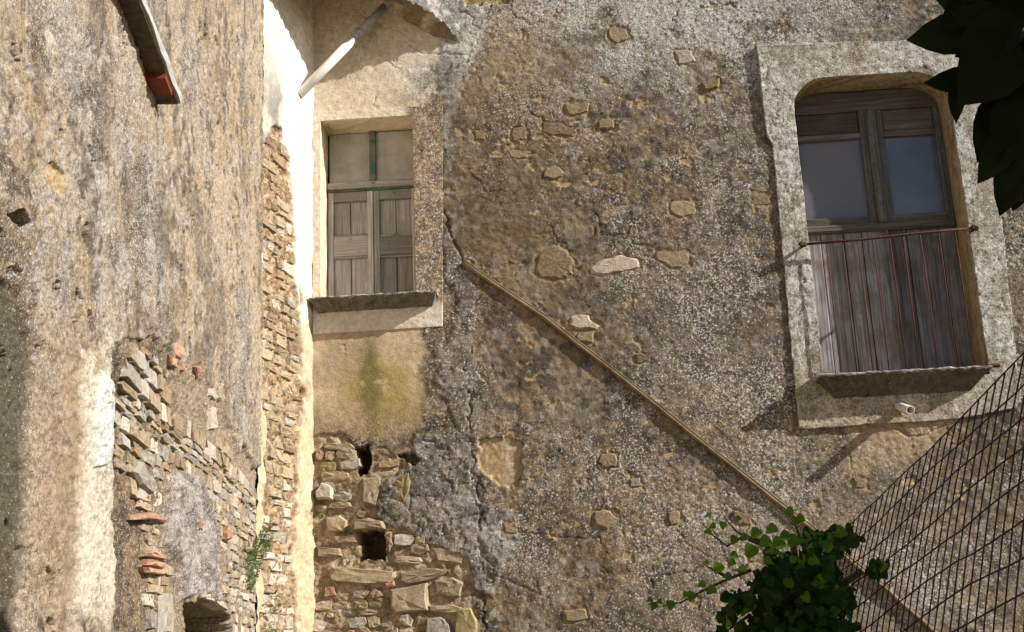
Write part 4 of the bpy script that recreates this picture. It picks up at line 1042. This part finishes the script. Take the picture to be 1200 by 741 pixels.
def leafmass(name, me, items, parent, mat):
    vb = np.array([v.co[:] for v in me.vertices]); fb = [tuple(p.vertices) for p in me.polygons]; V = []; Fc = []
    for i, (p, d, up, s) in enumerate(items):
        R = np.array(leafrot(d, up)); V.append(vb * s @ R.T + np.array(p)); k = i * len(vb); Fc += [tuple(x + k for x in q) for q in fb]
    o = obj(name, np.vstack(V), Fc, mat, parent, True); o['kind'] = 'stuff'; return o
LT = [leafmesh('tree_leaf', 0.2, 0.085, 'long', M['leaf_tree']), leafmesh('tree_leaf', 0.2, 0.07, 'long', M['leaf_tree'])]
LR = [leafmesh('ivy_leaf', 0.04, 0.042, 'round', M['leaf_bush']), leafmesh('ivy_leaf', 0.036, 0.034, 'round', M['leaf_bush'])]
LY = leafmesh('ivy_leaf', 0.04, 0.042, 'round', M['leaf_sunlit'])
def at(px_, py_, t):       # a point at distance t ahead (along y) of the camera on the ray through a pixel
    d = ray(np.array(float(px_)), np.array(float(py_))); return CAM + d * (t / d[1])
TB = np.array([3.3, -7.6, 0.0])
tree = empty('broadleaf_tree', tuple(TB), 'shaded dark leafy branch hanging into the upper right corner', 'tree')
tip = at(1185, 60, 3.05); tk = [TB, TB + [0.05, 0, 1.3], TB + [-0.1, .05, 2.4], TB + [-0.3, 0.1, 3.4], TB + [-0.35, 0.1, 4.6]]
vt, ft = tube(tk, [0.14, 0.12, 0.1, 0.07, 0.03], 10, jit=.08); obj('trunk', vt, ft, M['bark'], tree, True)
b0 = TB + np.array([-0.25, 0.08, 3.1]); bl = [b0, lerp(b0, tip, .4) + [0, 0, .35], lerp(b0, tip, .75) + [0, 0, .28], tip + [0, 0, .02], at(1172, 120, 3.0)]
vt, ft = tube(bl, [0.05, 0.035, 0.02, 0.01, 0.004], 8); obj('limb', vt, ft, M['bark'], tree, True)
bl2 = [bl[2], at(1215, 90, 3.1), at(1200, 180, 3.05), at(1196, 235, 3.0)]
vt, ft = tube(bl2, [0.018, 0.012, 0.008, 0.004], 6); obj('limb', vt, ft, M['bark'], tree, True)
LV = [  # base pixel, tip pixel, depth, width factor
 ((1190, 18), (1098, -6), 3.0, 1.15), ((1175, 28), (1072, 47), 3.05, 1.15), ((1180, 30), (1092, 30), 3.12, 1.3), ((1170, 90), (1091, 97), 3.0, 0.95), ((1200, 20), (1130, 60), 2.95, 1.5),
 ((1190, 40), (1136, 112), 2.95, 1.7), ((1185, 60), (1155, 120), 3.0, 1.6), ((1126, 88), (1119, 135), 3.02, 0.8), ((1215, 60), (1170, 118), 2.98, 1.6), ((1178, 110), (1151, 175), 3.05, .8),
 ((1195, 100), (1150, 176), 3.02, 1.2), ((1186, 150), (1155, 206), 3.0, 1.1), ((1200, 160), (1178, 243), 3.0, 1.1), ((1210, 150), (1190, 240), 2.97, 1.3), ((1205, 90), (1185, 190), 2.95, 1.5),
 ((1160, -20), (1110, 30), 3.0, 1.4), ((1210, -10), (1150, 30), 3.05, 1.6), ((1200, 60), (1160, 70), 3.1, 1.6), ((1225, 110), (1196, 210), 3.0, 1.6), ((1175, -30), (1130, -2), 2.95, 1.4), ((1190, 60), (1140, 90), 3.08, 1.5),
 ((1220, 40), (1180, 130), 3.08, 1.8), ((1180, 10), (1120, 24), 2.96, 1.2)]
for a_, b_, t, wf in LV:
    p = at(a_[0], a_[1], t); q = at(b_[0], b_[1], t - 0.02 + rnd.uniform(-.03, .03)); d = q - p; L_ = np.linalg.norm(d)
    o = leafpart(LT[0], p, d, CAM - p + np.array([rnd.uniform(-.6, .6), 0, rnd.uniform(-.6, .6)]), L_ / 0.2, tree, wf=wf)
items = []
r2 = random.Random(5)
while len(items) < 4200:
    p = np.array([r2.uniform(1.15, 4.6), r2.uniform(-9.3, -5.9), r2.uniform(2.3, 5.4)])
    cc_ = np.array([2.8, -7.6, 3.5]); e = (p - cc_) / np.array([1.75, 1.55, 1.35])
    if np.linalg.norm(e) > 1 or np.linalg.norm(e) < .35 and r2.random() < .6: continue
    a_, b_ = proj(p)
    if a_ < 1225 and b_ > -40: continue
    if a_ < 1240 and b_ > -60 and a_ < 1240: 
        if not (a_ > 1225 or b_ < -45): continue
    kk = ((p - AW.o) @ AW.n) / (SUN @ AW.n); sp_ = p - SUN * kk; sa, sb = proj(sp_)
    if sb < 760 and sa > -20 and (sp_ - CAM) @ fw > .5: continue
    kk = (p[1] + 6.5) / SUN[1]; sa, sb = proj(p - SUN * kk)
    if 740 < sa < 905 and 585 < sb < 725: continue
    items.append((p, (r2.uniform(-1, 1), r2.uniform(-1, 1), r2.uniform(-1, .3)), (r2.uniform(-.6, .6), r2.uniform(-.6, .6), 1), r2.uniform(.7, 1.15)))
leafmass('foliage', LT[1], items, tree, M['leaf_tree'])  # unseen canopy, added and thinned out to shade the branch and the bush

BB = at(935, 741, 4.1); BB[2] = 0
bush = empty('ivy_bush', tuple(BB), 'dark round-leaved ivy bush in the lower right in front of the pole', 'bush')
bitems = []; parts = []
cen = at(932, 712, 4.1)
BPL = [(842, 741), (858, 690), (868, 660), (850, 640), (880, 622), (915, 618), (925, 604), (940, 606), (950, 622), (975, 625), (984, 618), (1008, 628), (1008, 648), (1016, 662), (1036, 656), (1032, 682), (1018, 698), (1012, 720), (1008, 760), (1014, 800), (1000, 1300), (860, 1300), (850, 800)]
def inbush(a_, b_):
    return inpoly(a_, b_, BPL)
tries = 0
while len(bitems) < 3600 and tries < 200000:
    tries += 1
    t = r2.uniform(3.55, 4.25); a_ = r2.uniform(835, 1040); b_ = r2.uniform(598, 1240) if r2.random() < .45 else r2.uniform(598, 790)
    if not inbush(a_, b_): continue
    gx_ = vn(np.array([a_ / 19.0]), np.array([b_ / 19.0]), 77)[0]; ed_ = sdpoly(np.array([a_]), np.array([b_]), BPL, 60)[0]
    if ed_ > -34 and gx_ < .46 + .3 * (b_ < 680) * (a_ < 900): continue
    p = at(a_, b_, t)
    if p[2] < 0.03: continue
    bitems.append((p, (r2.uniform(-1, 1), r2.uniform(-1, .2), r2.uniform(-1, .4)), (r2.uniform(-.7, .7), -.6 + r2.uniform(-.5, .5), r2.uniform(0, 1)), r2.uniform(.35, .95), t, b_))
vis = sorted([q for q in bitems if q[5] < 745], key=lambda q: q[4])[:262]; vs = set(id(q) for q in vis)
for q in vis: leafpart(LY if (q[5] < 665 and r2.random() < .45) or r2.random() < .06 else LR[r2.randrange(2)], q[0], q[1], q[2], q[3], bush)
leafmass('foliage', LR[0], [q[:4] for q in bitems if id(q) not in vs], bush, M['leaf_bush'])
TW = [[(900, 640), (880, 634), (862, 622), (848, 606)], [(900, 636), (872, 628), (852, 640), (836, 628), (822, 612)], [(880, 668), (850, 680), (824, 692), (798, 706), (770, 712)], [(852, 676), (836, 668), (826, 662)], [(885, 680), (876, 700), (870, 720)], [(880, 720), (862, 732), (845, 745)], [(940, 640), (934, 620), (926, 606)], [(935, 760), (936, 700), (930, 640)], [(935, 1100), (936, 900), (935, 760)], [(936, 740), (980, 690), (1010, 670)], [(936, 760), (900, 700), (885, 668)]]
for w_ in TW:
    pts = [at(x_, y_, 3.95 if w_[0][1] < 730 else 4.1) for x_, y_ in w_]; n_ = len(pts)
    vt, ft = tube(pts, [0.006 - 0.0045 * i / (n_ - 1) for i in range(n_)] if w_[0][1] < 730 else 0.012, 5); obj('twig', vt, ft, M['bark'], bush, True)
SP = [(830, 607, 10), (836, 615, 9), (830, 623, 11), (848, 616, 10), (866, 610, 9), (861, 634, 15), (880, 648, 22), (828, 660, 9), (842, 668, 18), (858, 662, 11), (823, 684, 14), (834, 691, 17), (811, 702, 15), (804, 699, 9), (787, 710, 15), (773, 706, 9), (767, 713, 11), (762, 705, 9), (853, 677, 14), (870, 668, 16), (860, 650, 15), (880, 712, 17), (872, 718, 14), (926, 600, 12), (938, 606, 12), (932, 612, 14), (905, 622, 18), (920, 628, 18), (886, 626, 18), (897, 634, 20), (912, 640, 22), (930, 636, 22), (945, 632, 18), (873, 632, 12)]
for a_, b_, s_ in SP:
    s_ = s_ * (.72 if s_ > 13 else .9)
    p = at(a_ - s_ * .45, b_ + r2.uniform(-3, 1), 3.9); q = at(a_ + s_ * .4, b_ + r2.uniform(-4, 4), 3.88)
    leafpart(LY, p, q - p, CAM - p + np.array([r2.uniform(.2, 2.2), 0, r2.uniform(0, 2)]), s_ / 14.5, bush)

# weeds growing from the side wall
WL = leafmesh('weed_leaf', 0.06, 0.016, 'long', M['leaf_weed'])
for j, (reg, cnt, lab) in enumerate((([(286, 655), (296, 640), (304, 622), (316, 612), (318, 640), (306, 660), (296, 690), (288, 694)], 750, 'bushy green weed growing out of the side wall rubble'), ([(314, 700), (324, 690), (332, 712), (330, 745), (314, 745)], 220, 'sparse thin weed at the bottom edge of the side wall, below the bushy one'))):
    cxx = sum(p[0] for p in reg) / len(reg); cyy = sum(p[1] for p in reg) / len(reg)
    u, v = AW.uv(cxx, cyy); base = AW.pt(u, v)
    wd_ = empty('wall_weed', tuple(base), lab, 'weed'); it = []
    while len(it) < cnt:
        a_ = r2.uniform(280, 335); b_ = r2.uniform(605, 750)
        if not inpoly(a_, b_, reg): continue
        hh_ = r2.uniform(0.0, 0.14); u, v = AW.uv(a_, b_, hh_); it.append((AW.pt(u, v, hh_), (r2.uniform(0, 1), r2.uniform(-1, 1), r2.uniform(-.3, 1)), (r2.uniform(-1, 1), r2.uniform(-1, 1), 1), r2.uniform(.3, .8)))
    leafmass('leaves', WL, it, wd_, M['leaf_weed'])
    st_ = []
    for k in range(4):
        q = it[k * 7][0]; vt, ft = tube([base - AW.n * .06, lerp(base, q, .5) + [0, 0, .02], q], 0.003, 5); obj('stem', vt, ft, M['bark'], wd_)
